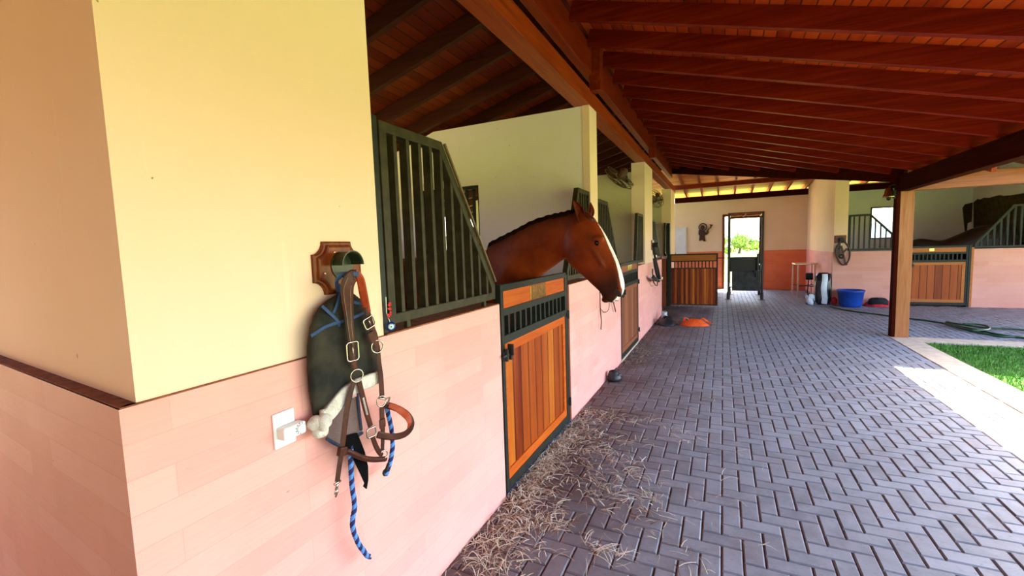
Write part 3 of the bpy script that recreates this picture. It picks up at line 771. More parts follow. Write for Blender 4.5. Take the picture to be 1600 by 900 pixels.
M['chestnut'] = coat('chestnut coat', (.20, .025, .004), (.06, .006, .002), (.36, .058, .008))
M['dark_coat'] = plain('dark bay coat', (.012, .009, .008), .5, 0, .3, 12)
M['mane'] = plain('dark chestnut mane', (.020, .004, .002), .6, 0, .5, 150, .4, .12)
M['eyeball'] = plain('dark eye', (.010, .006, .005), .05, 0, .1, 10)
M['nostril'] = plain('nostril dark', (.02, .008, .007), .7, 0, .2, 30)

HA = math.radians(-15)
HD = Vector((math.cos(HA), math.sin(HA), 0)); HN = Vector((HD.y, -HD.x, 0))   # HN points toward the aisle side (near flank)
HP = Vector((-1.45, 3.30, 0))
def HPl(u, v, off=0.):
    """photo pixel to the horse's median plane (off = metres toward the near flank)"""
    d = _dir(u, v); P = HP + HN * off
    t_ = (P - EYE).dot(HN) / d.dot(HN)
    return EYE + d * t_
def head_of(st, mb, n=28, e=2.3):
    data = []
    for (du, dv, vu, vv, b, ee) in st:
        D = HPl(du, dv); V = HPl(vu, vv)
        data.append(tuple(D) + tuple(V) + (b, ee))
    P = crom(data, 4); rr = []
    for q in P:
        D, V = Vector(q[:3]), Vector(q[3:6]); c = (D + V) / 2; u = (D - V); L = u.length / 2; u.normalize()
        lat = HN.copy()
        rr.append(superring(c, u, lat, L, L, q[6], n, q[7], .25))
    mb.rings(rr)
ST_HEAD = [(897, 331, 884, 392, .050, 2.0), (905, 329, 887, 404, .085, 2.2), (916, 331, 895, 416, .098, 2.3), (929, 343, 905, 425, .100, 2.3), (938, 354, 915, 433, .092, 2.3),
           (948, 371, 925, 443, .076, 2.3), (956, 387, 932, 450, .062, 2.3), (964, 404, 938, 456, .053, 2.3),
           (970, 422, 942, 462, .055, 2.5), (974, 440, 946, 467, .062, 2.7), (974, 452, 951, 471, .060, 2.7), (970, 462, 958, 473, .042, 2.4)]
ST_NECK = [(770, 376, 770, 560, .19, 2.2), (790, 367, 792, 540, .17, 2.1), (810, 357, 815, 470, .14, 2.1), (833, 345, 842, 434, .105, 2.1), (861, 336, 866, 416, .080, 2.1), (880, 332, 882, 405, .066, 2.1), (897, 329, 892, 402, .062, 2.1), (908, 334, 900, 405, .06, 2.)]
def body_rings(mb, cx, cy, ang, stations):
    d = Vector((math.cos(ang), math.sin(ang), 0)); l = Vector((-d.y, d.x, 0))
    P = crom(stations, 4)
    mb.rings([superring(Vector((cx, cy, 0)) + d * s + Vector((0, 0, zc)), Vector((0, 0, 1)), l, a, a * 1.0, b, 28, 2.2) for s, zc, a, b in P])
def horse_legs(mb, cx, cy, ang, dz=0., xs=(0., -1.55), hw=.14):
    d = Vector((math.cos(ang), math.sin(ang), 0)); l = Vector((-d.y, d.x, 0)); O = Vector((cx, cy, 0))
    for s in (-1, 1):
        f = [(xs[0], 1.25, .13), (xs[0] + .02, 1.0, .105), (xs[0] + .03, .78, .07), (xs[0] + .03, .55, .052), (xs[0] + .03, .50, .055), (xs[0] + .02, .30, .034), (xs[0] + .03, .16, .042), (xs[0] + .07, .08, .04), (xs[0] + .09, .04, .06), (xs[0] + .1, 0.0, .068)]
        mb.tube([O + d * a + l * (s * hw) + Vector((0, 0, z)) for a, z, r_ in f], [q[2] for q in f], 14)
        h = [(xs[1], 1.3, .19), (xs[1] + .02, 1.05, .16), (xs[1] + .06, .88, .11), (xs[1] - .04, .72, .075), (xs[1] - .14, .60, .055), (xs[1] - .13, .53, .055), (xs[1] - .10, .32, .036), (xs[1] - .09, .17, .044), (xs[1] - .04, .08, .042), (xs[1] - .02, .04, .062), (xs[1] - .01, 0.0, .07)]
        mb.tube([O + d * a + l * (s * hw) + Vector((0, 0, z)) for a, z, r_ in h], [q[2] for q in h], 14)

hb = MB()
head_of(ST_HEAD, hb); head_of(ST_NECK, hb)
# barrel, straight back into the stall
body_rings(hb, -1.78, 3.42, math.radians(-4), [(.16, 1.12, .20, .12), (.10, 1.15, .30, .19), (-.1, 1.22, .42, .235), (-.35, 1.27, .42, .25), (-.8, 1.24, .37, .29), (-1.2, 1.24, .355, .30), (-1.55, 1.27, .37, .27), (-1.85, 1.26, .32, .22), (-1.98, 1.22, .18, .12)])
horse_legs(hb, -1.78, 3.42, math.radians(-4), xs=(-.10, -1.68))
# cheek, eye socket, nostril wings, lips, ears
def blob(u, v, off, r, sc=(1, 1, 1)):
    hb.ball(HPl(u, v, off), r, 14, 10, sc)
blob(905, 400, .058, .066, (1, .6, 1.15)); blob(905, 400, -.058, .066, (1, .6, 1.15))     # jowl
blob(934, 372, .052, .030, (1.5, .6, .6)); blob(934, 372, -.052, .030, (1.5, .6, .6))
for s_ in (-1, 1): hb.tube([HPl(u, v, s_ * o_) for u, v, o_ in ((924, 388, .072), (931, 397, .072), (938, 408, .064), (945, 419, .052))], [.012, .016, .014, .006], 10)  # brow
blob(967, 455, .036, .027, (1, .8, 1.2)); blob(967, 455, -.036, .027, (1, .8, 1.2))   # nostril wing
blob(947, 468, 0, .034, (1, 1, .7))                                                  # lower lip
def ear(bu, bv, tu, tv, off, toff, r):
    b_, t_ = HPl(bu, bv, off), HPl(tu, tv, toff); ax = (t_ - b_); L = ax.length; ax.normalize()
    u = (HD - ax * HD.dot(ax)).normalized(); w_ = ax.cross(u); rr = []
    face = (HN * (1 if off > 0 else -1) * .8 + HD * .6); face = (face - ax * face.dot(ax)).normalized(); sd_ = ax.cross(face)
    for s, k in ((-.25, .75), (0, .85), (.2, 1.), (.45, .98), (.7, .68), (.88, .36), (1., .08)):
        c = b_ + ax * L * s; ring = []
        for q in range(16):
            a = 2 * PI * q / 16; x_ = math.cos(a) * r * k; y_2 = math.sin(a) * r * k * .55
            if math.sin(a) > .1 and 0 < s < .95: y_2 *= -.35
            ring.append(c + sd_ * x_ + face * y_2)
        rr.append(ring)
    hb.rings(rr)
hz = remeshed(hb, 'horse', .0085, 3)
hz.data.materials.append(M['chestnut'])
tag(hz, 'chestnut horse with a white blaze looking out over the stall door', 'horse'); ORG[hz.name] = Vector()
# coat markings follow the head
PO = HPl(918, 330); MU = HPl(965, 468); HAX = (MU - PO); HL = HAX.length; HAX.normalize()
HUP = (HD - HAX * HD.dot(HAX)).normalized()
me = hz.data
bl, so = [], []
dors = [HPl(a[0], a[1]) for a in ST_HEAD]
dl = [((p - PO).dot(HAX) / HL, (p - PO).dot(HUP)) for p in dors]
def dor(s):
    for (s0, v0), (s1, v1) in zip(dl, dl[1:]):
        if s0 <= s <= s1: return v0 + (v1 - v0) * (s - s0) / max(1e-6, s1 - s0)
    return dl[0][1] if s < dl[0][0] else dl[-1][1]
def sst(a, b, x): 
    t_ = max(0, min(1, (x - a) / (b - a))); return t_ * t_ * (3 - 2 * t_)
TOP = sorted((HPl(a[0], a[1]).x, HPl(a[0], a[1]).z) for a in ST_NECK)
for vt in me.vertices:
    p = vt.co; q = p - PO; s = q.dot(HAX) / HL; u = q.dot(HUP); l = (p - HP).dot(HN)
    B_ = 0.; K = 0.
    if s > -.3 and p.x > -1.45 and p.z > .9:
        depth = dor(s) - u
        half = .006 + .015 * sst(.16, .45, s) + .010 * sst(.6, .85, s)
        if s > .16 and abs(depth) < .06:
            B_ = 1 - sst(half * .6, half * 1.3, abs(l)); B_ *= sst(.15, .2, s)
            B_ *= 1 - sst(.035, .055, depth)
            if s > .93: B_ = max(B_, (1 - sst(.02, .05, abs(l))) * (1 - sst(1.02, 1.08, s)))
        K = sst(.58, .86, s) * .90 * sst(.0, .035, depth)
        # darker round the eye; shade of the hollow before the cheek bone painted in
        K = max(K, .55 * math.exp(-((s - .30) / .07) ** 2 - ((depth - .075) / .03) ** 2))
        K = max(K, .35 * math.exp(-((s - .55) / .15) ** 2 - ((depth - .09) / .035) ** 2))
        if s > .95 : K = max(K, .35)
    if s < .1 and p.z > 1.2:      # darker coat along the topline, with shading under the mane painted in
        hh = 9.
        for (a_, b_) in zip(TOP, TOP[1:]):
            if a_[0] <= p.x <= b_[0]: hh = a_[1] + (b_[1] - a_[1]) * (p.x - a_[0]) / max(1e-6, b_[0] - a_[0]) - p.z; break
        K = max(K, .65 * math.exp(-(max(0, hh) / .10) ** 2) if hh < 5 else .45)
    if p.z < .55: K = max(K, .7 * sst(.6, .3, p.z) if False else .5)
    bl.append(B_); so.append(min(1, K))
for nm, dat in (('blaze', bl), ('dark_shade', so)):
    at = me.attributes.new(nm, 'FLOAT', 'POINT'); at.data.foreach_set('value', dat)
def surf(u, v, depth=0.):
    """point on the horse under a photo pixel"""
    hit, loc, nrm_, idx = hz.ray_cast(EYE, _dir(u, v).normalized())
    return (loc, nrm_) if hit else (HPl(u, v, .07), HN)
bpy.context.view_layer.update()
loc, nn = surf(932.5, 379.5)
e_ = MB(); e_.ball(loc - nn * .0105, .0165, 18, 12); e_.build('eye', M['eyeball'], hz, smooth=True)
m = MB(); lidp = [loc + nn * .005 + HAX * (math.cos(a) * .018) + nn.cross(HAX) * (math.sin(a) * .0105) for a in [2 * PI * k / 20 for k in range(20)]]
m.tube([q - nn * .003 for q in lidp], .0045, 8, closed=True); lid = m.build('eyelid', M['mane'], hz, smooth=True)
loc, nn = surf(965.5, 458)
m = MB(); ax1 = (HAX * .75 + HUP * .3 + Vector((0, 0, -.3))); ax1 = (ax1 - nn * ax1.dot(nn)).normalized(); ax2 = nn.cross(ax1)
m.tube([loc + nn * .001 + ax1 * (math.cos(a) * .028) + ax2 * (math.sin(a) * .017) - nn * .003 for a in [2 * PI * k / 22 for k in range(22)]], .0045, 8, closed=True)
nr = m.build('nostril_rim', plain('nostril rim', (.075, .040, .030), .6, 0, .2, 40, 0, .2), hz, smooth=True)
m = MB(); m.rings([[loc + nn * (.0025 + .0015 * (1 - k)) + ax1 * (math.cos(a) * .027 * k) + ax2 * (math.sin(a) * .016 * k) for a in [2 * PI * j / 18 for j in range(18)]] for k in (.02, .6, 1.)], caps=False)
m.build('nostril', M['nostril'], hz)
# mouth line
pts = []
for u, v in ((943, 461), (948, 464), (954, 466.5), (961, 469), (966, 470)):
    l_, n_ = surf(u, v); pts.append(l_ + n_ * .0008)
m = MB(); m.tube(pts, .0022, 6); m.build('mouth', M['nostril'], hz)
# facial vein / crest
pts = []
for u, v in ((946, 400), (944, 409), (941, 415), (936, 419), (931, 417)):
    l_, n_ = surf(u, v); pts.append(l_ - n_ * .001)
m = MB(); m.tube([p[:3] for p in crom([tuple(p) for p in pts], 4)], .0022, 6); vn = m.build('facial_vein', M['chestnut'], hz, smooth=True)
# mane: short pulled hair lying over the crest, and a forelock
rs = random.Random(3)
crest = crom([(768, 378), (790, 367), (810, 357), (833, 345), (861, 336), (880, 332), (899, 327)], 30)
m = MB()
for i, (u, v) in enumerate(crest):
    for q in range(9):
        uu = u + rs.uniform(-2, 2); lock = .5 + .5 * math.sin(i * .35 + math.sin(i * .13) * 2)
        p = HPl(uu, v + 1.2, rs.uniform(-.012, .012)) + Vector((0, 0, .002)); L = rs.uniform(.05, .085) * (.75 + .3 * lock)
        pts = [p - Vector((0, 0, .006))]
        n_ = 4
        for k in range(1, n_ + 1):
            off = .020 + .012 * math.sin(i * .35)
            vv = v + 1.2 + (L * 205) * k / n_ * .42; ux = uu - (L * 205) * k / n_ * .35
            hit, l3, n3, _i = hz.ray_cast(EYE, _dir(ux, vv).normalized())
            if hit: pts.append(l3 + n3 * (.007 - .004 * k / n_))
        if len(pts) > 2: m.tube(pts, [.0045] * (len(pts) - 1) + [.0008], 4)
ridge = [tuple(HPl(u, v + 1.5)) for u, v in crest]
m.tube(ridge, [.013 + .003 * math.sin(i * .4) for i in range(len(ridge))], 10)
m.build('mane', M['mane'], hz, smooth=True)
m = MB()
for q in range(60):
    o_ = rs.uniform(-.03, .03); u0 = 912 + rs.uniform(-3, 4)
    pts = [HPl(u0, 330, o_)]
    for k in range(1, 5):
        hit, l3, n3, _i = hz.ray_cast(EYE, _dir(u0 + k * 4.2 + o_ * 60, 331 + k * 3.6 - o_ * 40).normalized())
        if hit: pts.append(l3 + n3 * (.006 - .001 * k))
    if len(pts) > 2: m.tube(pts, [.0045] * (len(pts) - 1) + [.0008], 4)
m.build('forelock', plain('forelock hair', (.11, .014, .004), .5, 0, .4, 150, .6), hz, smooth=True)
def ear(bu, bv, tu, tv, off, toff, r):
    b_, t_ = HPl(bu, bv, off), HPl(tu, tv, toff); ax = (t_ - b_); L = ax.length; ax.normalize()
    face = (HN * (1 if off > 0 else -.2) * .75 + HD * .75); face = (face - ax * face.dot(ax)).normalized(); sd_ = ax.cross(face); rr = []
    prof = ((-.22, .62), (-.05, .74), (.12, .90), (.3, 1.04), (.5, 1.04), (.68, .86), (.84, .55), (.95, .25), (1., .05))
    for s, k in prof:
        c = b_ + ax * L * s + sd_ * (.012 * math.sin(PI * max(0, s))); o1, o2 = [], []
        dp = .95 if s > -.1 else .8
        for q in range(13):
            a = PI * (1 + q / 12) + (q / 12 - .5) * .9 * min(1, max(0, 1 - abs(s - .1)))
            o1.append(c + sd_ * (math.cos(a) * r * k) + face * (math.sin(a) * r * k * dp + .3 * r * k))
            o2.append(c + sd_ * (math.cos(a) * (r - .0035) * k * .93) + face * (math.sin(a) * (r - .0035) * k * .88 * dp + .3 * r * k))
        rr.append(o1 + o2[::-1])
    m = MB(); m.rings(rr); return m.build('ear', M['ear'], hz, smooth=True)
M['ear'] = plain('ear coat', (.15, .020, .005), .55, 0, .35, 60, .2, .15)
ear(908, 345, 896, 313, .046, .064, .031)
ear(922, 338, 923, 316, -.046, -.060, .030)

# dark horse in the right wing stall, head down, seen only by its back
db = MB()
body_rings(db, 4.40, 14.6, PI, [(.25, 1.0, .25, .14), (.1, 1.14, .36, .22), (-.12, 1.2, .38, .25), (-.5, 1.16, .36, .29), (-.8, 1.24, .40, .31), (-1.15, 1.38, .44, .33), (-1.45, 1.41, .45, .31), (-1.75, 1.33, .40, .24), (-1.95, 1.25, .22, .12)])
horse_legs(db, 4.40, 14.6, PI, xs=(-.02, -1.66))
def prof(pts):
    db.rings([superring(Vector((x, 14.6, z)), Vector((ux, 0, uz)).normalized(), Vector((0, 1, 0)), a, a, b, 24) for x, z, ux, uz, a, b in pts])
prof([(4.45, 1.15, -.6, .8, .30, .17), (4.2, 1.02, -.5, .85, .25, .14), (3.98, .86, -.6, .8, .20, .11), (3.80, .68, -.7, .7, .16, .085), (3.68, .55, -.75, .65, .13, .075)])
prof([(3.74, .64, -.9, .35, .08, .07), (3.66, .56, -.95, .2, .125, .09), (3.60, .42, -1, .1, .11, .08), (3.55, .28, -1, .1, .08, .06), (3.52, .16, -1, 0, .07, .055), (3.51, .09, -1, 0, .04, .04)])
for s_ in (-1, 1): db.tube([(3.76, 14.6 + s_ * .06, .66), (3.74, 14.6 + s_ * .09, .76), (3.76, 14.6 + s_ * .09, .84)], [.03, .028, .005], 8)
dh = remeshed(db, 'horse', .016, 2); dh.data.materials.append(M['dark_coat'])
tag(dh, 'dark horse standing in shade behind the right wing stall door', 'horse')

# ---------------------------------------------------------------- saddlery hanging on the near wall
XP = X0 - .012
t = thing('bridle_rack', 'varnished wooden plaque with a green arched metal hook on the cream wall', 'bridle rack', (XP, 1.21, 1.60))
def plaque_outline(x, cy, cz, hw, hh, r):
    pts = []
    for sx, sy, a0 in ((1, 1, 180), (-1, 1, 270), (-1, -1, 0), (1, -1, 90)):
        c = (cy + sx * hw, cz + sy * hh)
        seq = range(0, 91, 15)
        base = {(1, 1): 270, (-1, 1): 0, (-1, -1): 90, (1, -1): 180}[(sx, sy)]
        for q in seq:
            a = math.radians(base - q)
            pts.append((x, c[0] + r * math.cos(a), c[1] + r * math.sin(a)))
    return pts
def corner_ok(pts): return pts
m = MB(); hw, hh, rr_ = .112, .096, .046
def plaque_pts(x, s):
    h, v, r_ = hw - s, hh - s, rr_
    out = []
    for sx, sy in ((1, 1), (-1, 1), (-1, -1), (1, -1)):
        c = (1.21 + sx * (hw), 1.603 + sy * (hh)); R_ = rr_ + s
        lo_a = math.asin(min(1, s / R_)); n_ = 7
        arc = []
        for k in range(n_):
            a = lo_a + (PI / 2 - 2 * lo_a) * k / (n_ - 1)
            arc.append((x, c[0] - sx * R_ * math.sin(a), c[1] - sy * R_ * math.cos(a)))
        # arc runs from the vertical edge side to the horizontal edge side
        if sx * sy > 0: pass
        else: arc.reverse()
        out += arc
    return out
m.rings([plaque_pts(XP, 0), plaque_pts(XP + .010, 0), plaque_pts(XP + .013, .006), plaque_pts(XP + .013, .012), plaque_pts(XP + .020, .016), plaque_pts(XP + .022, .022)])
m.build('plaque', M['plaque'], t)
for yy, zz in ((1.135, 1.585), (1.285, 1.585), (1.185, 1.66)):
    m = MB(); m.ball((XP + .023, yy, zz), .006, 10, 6, (.5, 1, 1)); m.build('screw', M['copper'], t, smooth=True)
cy_, cz_ = 1.215, 1.612
m = MB(); m.lathe([(.052, 0), (.052, .004)], (XP + .022, cy_, cz_ - .002), (1, 0, 0), 28); hk = m.build('back_plate', M['iron_green'], t, bevel=.001)
m = MB(); rg = []
for xx, rad in ((XP + .024, .047), (XP + .075, .049), (XP + .081, .053)):
    o_, i_ = [], []
    for k in range(15):
        a = PI * k / 14; o_.append((xx, cy_ + math.cos(a) * rad, cz_ + math.sin(a) * rad)); i_.append((xx, cy_ + math.cos(a) * (rad - .004), cz_ + math.sin(a) * (rad - .004)))
    rg.append(o_ + i_[::-1])
m.rings(rg); m.build('arched_hook', M['iron_green'], t)
m = MB(); m.tube([(XP + .025, cy_ + .01, cz_ - .03), (XP + .06, cy_ + .010, cz_ - .032), (XP + .082, cy_ + .010, cz_ - .026)], .005, 8); m.build('peg', M['iron'], t)

def P2(lst, x): return [W(u, v, x=(x if not isinstance(x, (list, tuple)) else x[i])) for i, (u, v) in enumerate(lst)]
# --- fly mask
XM = -1.262
t = thing('fly_mask', 'dark netting fly mask with white fleece edge hanging from the wall hook', 'fly mask', tuple(W(535, 560, x=XM)))
out = [(534, 452), (524, 462), (511, 470), (499, 480), (490, 494), (484, 512), (480, 540), (480, 575), (483, 612), (489, 648), (505, 650), (522, 633), (545, 608), (570, 592), (592, 582), (590, 555), (583, 528), (578, 505), (573, 484), (563, 468), (548, 456)]
ctr = (535, 548); m = MB(); rg = []
for k, dx in ((1.0, -.018), (1.01, 0.), (.94, .016), (.8, .026), (.6, .032), (.35, .03), (.02, .03)):
    ring = []
    for i, (u, v) in enumerate(out):
        wob = .003 * k * math.sin(i * 2.1 + k * 5)
        ring.append(W(ctr[0] + (u - ctr[0]) * k, ctr[1] + (v - ctr[1]) * k, x=XM + dx + wob))
    rg.append(ring)
m.rings(rg); m.build('netting', M['netting'], t, smooth=True)
for tr in ([(503, 478), (514, 488), (528, 502), (530, 512)], [(531, 444), (530, 462), (526, 478), (520, 492)], [(486, 525), (508, 511), (528, 504), (548, 498), (568, 489)], [(553, 472), (562, 474), (568, 474)]):
    n_ = len(tr); m = MB(); m.strap(P2(tr, [XM + (.034 if 0 < i < n_ - 1 else .026) for i in range(n_)]), .012, .004); m.build('blue_webbing', M['blue_trim'], t)
m = MB(); m.strap(P2([(528, 455), (526, 440), (532, 431), (546, 428), (560, 428)], [XM + .03, XM + .045, XM + .055, XM + .07, XM + .08]), .018, .004); m.build('top_strap', M['blue_trim'], t)
m = MB(); pts = crom([tuple(p) for p in P2([(503, 652), (514, 645), (529, 626), (543, 611), (556, 603), (578, 594), (592, 588)], XM + .032)], 6)
rs = random.Random(5)
m.strap(pts[::3] + [pts[-1]], [.046 + .006 * rs.random() for _ in pts[::3]] + [.046], .024, (1, -.2, 0))
fl = m.build('fleece_edge', M['fleece'], t, smooth=True)
m = MB(); c = W(500, 668, x=XM + .03)
for k in range(9): m.ball(c + Vector((rs.uniform(-.012, .016), rs.uniform(-.020, .020), rs.uniform(-.024, .024))), rs.uniform(.018, .027), 12, 8)
m.build('fleece_tuft', M['fleece'], t, smooth=True)
m = MB(); m.prism(P2([(512, 656), (530, 640), (553, 621), (560, 618), (565, 677), (539, 694), (529, 697), (511, 686)], XM + .010), (.003, 0, 0)); m.build('nose_netting', M['netting_pale'], t)
m = MB(); m.strap(P2([(559, 614), (562, 645), (565, 672)], XM + .018), .012, .005); m.strap(P2([(567, 676), (552, 686), (538, 694)], XM + .018), .012, .005); m.strap(P2([(532, 697), (521, 692), (510, 685)], XM + .018), .012, .005)
m.build('navy_binding', M['navy_trim'], t)
m = MB(); m.prism(P2([(538, 681), (557, 676), (563, 690), (569, 706), (574, 728), (574.5, 750), (572, 764), (567, 760), (569, 755), (565, 746), (553.3, 721), (538.7, 704)], XM + .020), (.004, 0, 0)); m.build('velcro_strap', M['velcro'], t)

# --- leather halter
XH = -1.205
t = thing('leather_halter', 'brown leather halter with nickel buckles hanging over the fly mask', 'halter', tuple(W(560, 560, x=XH)))
def strap(name, lst, wpx, x=XH, mat='leather', th=.005, nrm=(1, -.15, 0)):
    m = MB(); m.strap(P2(lst, x), wpx, th, nrm); return m.build(name, M[mat], t, smooth=False)
s_ = strap('crown_strap', [(557, 428), (549, 432), (543, 446), (543, 467), (545, 490), (547, 512), (550, 535), (552, 562), (556, 578)], [.030, .046, .054, .050, .040, .033, .030, .026, .020], [XH + .01, XH + .02, XH + .016, XH + .008, XH, XH, XH, XH, XH])
for dx_ in (-.38, .38):
    m = MB(); m.strap(P2([(549 + 14 * dx_, 434), (543 + 14 * dx_, 450), (543 + 13 * dx_, 467), (545 + 9 * dx_, 490), (547 + 7 * dx_, 512), (550 + 6 * dx_, 535)], [XH + .0235, XH + .0195, XH + .0115, XH + .0035, XH + .0035, XH + .0035]), .0016, .0012, (1, -.15, 0)); m.build('stitching', M['stitch'], s_)
strap('crown_strap', [(557, 427), (563, 436), (567, 455), (571, 474), (575, 488)], [.024, .028, .030, .028, .022], [XH + .012, XH + .018, XH + .01, XH, XH], 'leather_red', .006, (.7, -.7, 0))
m = MB(); m.strap(P2([(558, 426.5), (565, 434), (570.5, 453), (574, 472), (578, 487)], [XH + .013, XH + .02, XH + .012, XH + .003, XH + .002]), .006, .006); m.build('strap_edge', M['leather'], t)
strap('cheek_strap', [(573, 480), (577, 497), (581, 512), (586, 527), (589.5, 544)], [.024, .024, .027, .028, .022])
strap('cheek_strap', [(590, 540), (592, 567), (595, 590), (597, 622)], [.022, .024, .025, .024])
strap('strap_keeper', [(579, 519), (582, 527), (585, 534)], [.032, .034, .032], XH + .006)
strap('cheek_strap', [(596.5, 636), (597, 652), (598, 670), (598, 688), (597.5, 703)], [.024, .024, .022, .019, .018])
strap('strap_keeper', [(597, 655), (597.5, 662), (598, 668)], [.030, .032, .030], XH + .006)
strap('throat_strap', [(561, 596), (566, 618), (572, 642), (579, 666)], [.022, .024, .024, .022])
m = MB(); m.strap(P2([(567.5, 621), (570.5, 634), (574, 648)], XH + .0035), .010, .002, (1, -.15, 0)); np_ = m.build('name_plate', M['chrome'], t); np_['label'] = 'thin nickel name plate'
strap('throat_strap', [(582, 682), (586, 694), (591, 704), (597, 712)], [.020, .021, .021, .018])
strap('long_strap', [(553, 597), (547, 616), (542, 640), (538, 672), (534, 704), (530, 730), (527, 752)], [.020, .023, .024, .023, .022, .021, .020])
m = MB(); pts = P2([(529, 706), (540, 704)], XH + .004); m.bar(pts[0], pts[1], .018, .030, up=(0, 0, 1)); m.build('strap_keeper', M['leather'], t, bevel=.003)
m = MB(); pts = crom([tuple(p) for p in P2([(540, 704), (552, 709), (566, 715), (583, 718), (602, 717)], [XH, XH + .004, XH + .004, XH, XH])], 5); m.tube(pts, .0105, 10); m.build('chin_strap', M['leather'], t, smooth=True)
nbp = [(603, 633), (615, 636), (628, 642), (638, 650), (643, 660), (641, 670), (633, 678), (620, 682), (605, 682), (590, 679)]
nbx = [XH - .01, XH + .01, XH + .035, XH + .055, XH + .065, XH + .062, XH + .05, XH + .03, XH + .012, XH + .002]
nbn = [(-.6, -.8, .2), (-.5, -.8, .3), (-.4, -.8, .4), (0, -.8, .2), (.5, -.6, -.2), (.75, -.6, -.3), (.8, -.5, -.4), (.8, -.4, -.4), (.9, -.3, -.3), (1, -.2, -.1)]
m = MB(); m.strap(P2(nbp, nbx), .027, .006, [(1, -.35, .05)] * 10, 6); nb_ = m.build('noseband', M['leather'], t)
m = MB(); m.strap(P2([(608, 633.5), (618, 637), (629, 644), (637, 652), (640, 661), (637, 669)], [XH + .012, XH + .030, XH + .050, XH + .068, XH + .076, XH + .070]), [.020, .024, .028, .027, .020, .006], .003, [(1, -.35, .05)] * 6, 6); m.build('lining', M['leather_red'], nb_)
def hring(name, u, v, r_, tk=.0026, x=XH + .004, ry=None, mat='chrome', axis=(1, -.35, 0), rot=0):
    m = MB(); m.ring(W(u, v, x=x), r_, tk, axis, 26, 8, ry, rot); return m.build(name, M[mat], t, smooth=True)
def buckle(u, v, hw_, hh_, x=XH + .006, tk=.003, tongue=True, rot=0.):
    c = W(u, v, x=x); Yv = Vector((.15, 1, 0)).normalized(); Zv = Vector((0, 0, 1)); Yv, Zv = Yv * math.cos(rot) + Zv * math.sin(rot), Zv * math.cos(rot) - Yv * math.sin(rot); pts = []
    for sx, sy in ((1, 1), (-1, 1), (-1, -1), (1, -1)):
        for k in range(5):
            a0 = {(1, 1): 0, (-1, 1): 90, (-1, -1): 180, (1, -1): 270}[(sx, sy)]; a = math.radians(a0 + 22.5 * k); rr = min(hw_, hh_) * .45
            pts.append(c + Yv * (sx * (hw_ - rr) + math.cos(a) * rr) + Zv * (sy * (hh_ - rr) + math.sin(a) * rr))
    m = MB(); m.tube(pts, tk, 8, closed=True)
    if tongue: m.tube([c + Zv * hh_, c - Zv * hh_ * .9 + Vector((.004, 0, 0))], tk * .6, 6)
    return m.build('buckle', M['chrome'], t, smooth=True)
buckle(551, 549, .024, .034, tk=.0034); buckle(577, 504, .024, .020, tk=.0036, rot=.35)
hring('ring', 557.5, 587, .0235, .0028, ry=.0235); hring('ring', 589.5, 541.5, .0245, .0032); hring('ring', 596, 627, .021, .003, ry=.019)
hring('ring', 599.5, 710, .016, .003, ry=.016); buckle(580.5, 675.5, .020, .017, tk=.0034, tongue=False)
m = MB(); a_ = W(599, 628, x=XH + .012); b_ = W(611, 624, x=XH + .012); m.tube([W(592, 622, x=XH + .01), W(600, 623.5, x=XH + .014), W(609, 621, x=XH + .01), W(606, 632, x=XH + .012)], .0038, 8); m.build('bolt_snap', M['chrome'], t, smooth=True)
m = MB(); c0, c1, c2 = W(527, 754, x=XH), W(525.5, 764, x=XH), W(524, 777, x=XH)
m.tube([c0 - Vector((0, .014, 0)), c0 + Vector((0, .014, 0))], .004, 8); m.tube([c0, c1], .005, 8); m.tube([c1, c1 * .5 + c2 * .5 + Vector((0, .006, 0)), c2], [.006, .0045, .003], 8); m.tube([c1 + Vector((0, -.002, 0)), c1 * .4 + c2 * .6 + Vector((0, -.004, 0))], .0025, 6)
m.build('bolt_snap', M['chrome'], t, smooth=True)

# --- lead ropes: two-colour twist, blue and navy
def rope(name, label, paths, group=None):
    allp = paths[0]
    t2 = thing(name, label, 'lead rope', tuple(allp[0]), group)
    ms = [MB(), MB()]
    for pts in paths:
        P = [Vector(p) for p in crom([tuple(q) for q in pts], 26)]
        L = 0; off = []
        for i, p in enumerate(P):
            if i: L += (P[i] - P[i - 1]).length
            off.append(L)
        for s in (0, 1, 2, 3):
            tr = []
            for i, p in enumerate(P):
                tg = (P[min(i + 1, len(P) - 1)] - P[max(i - 1, 0)]).normalized(); u_ = tg.orthogonal(); 
                u_ = Vector((1, 0, 0)); u_ = (u_ - tg * u_.dot(tg)).normalized(); w_ = tg.cross(u_)
                a = off[i] / .040 * 2 * PI + s * PI / 2
                tr.append(p + (u_ * math.cos(a) + w_ * math.sin(a)) * .0047)
            ms[0 if s < 2 else 1].tube(tr, .0054, 7)
    ms[0].build('navy_strands', M['navy'], t2, smooth=True); ms[1].build('pale_strands', M['sky_blue'], t2, smooth=True)
    return t2
XR = -1.235
rope('lead_rope', 'blue and navy twisted lead rope hanging from the halter down the pink tile wall', [
    P2([(545, 600), (548, 640), (548, 680), (548, 716), (550, 758), (554, 790), (551, 812), (552, 828), (560, 849), (566, 858), (574, 869)], [XM - .01, XM, XM + .004, XR, XR, XR, XR, XR, XR, XR, XR]),
    P2([(603, 632), (607, 649), (611.5, 670), (613.5, 693), (612, 710), (609, 724), (603, 742)], XR + .01)])
rt = [o for o in COL.objects if o.name == 'lead_rope'][0]
m = MB(); c = W(575, 871, x=XR)
for k in range(14):
    a = random.uniform(-.9, .9); m.tube([c - Vector((0, .004, 0)), c + Vector((random.uniform(-.008, .008), .012 * math.cos(a), .014 * math.sin(a)))], .0025, 5)
m.build('frayed_end', M['navy'], rt)
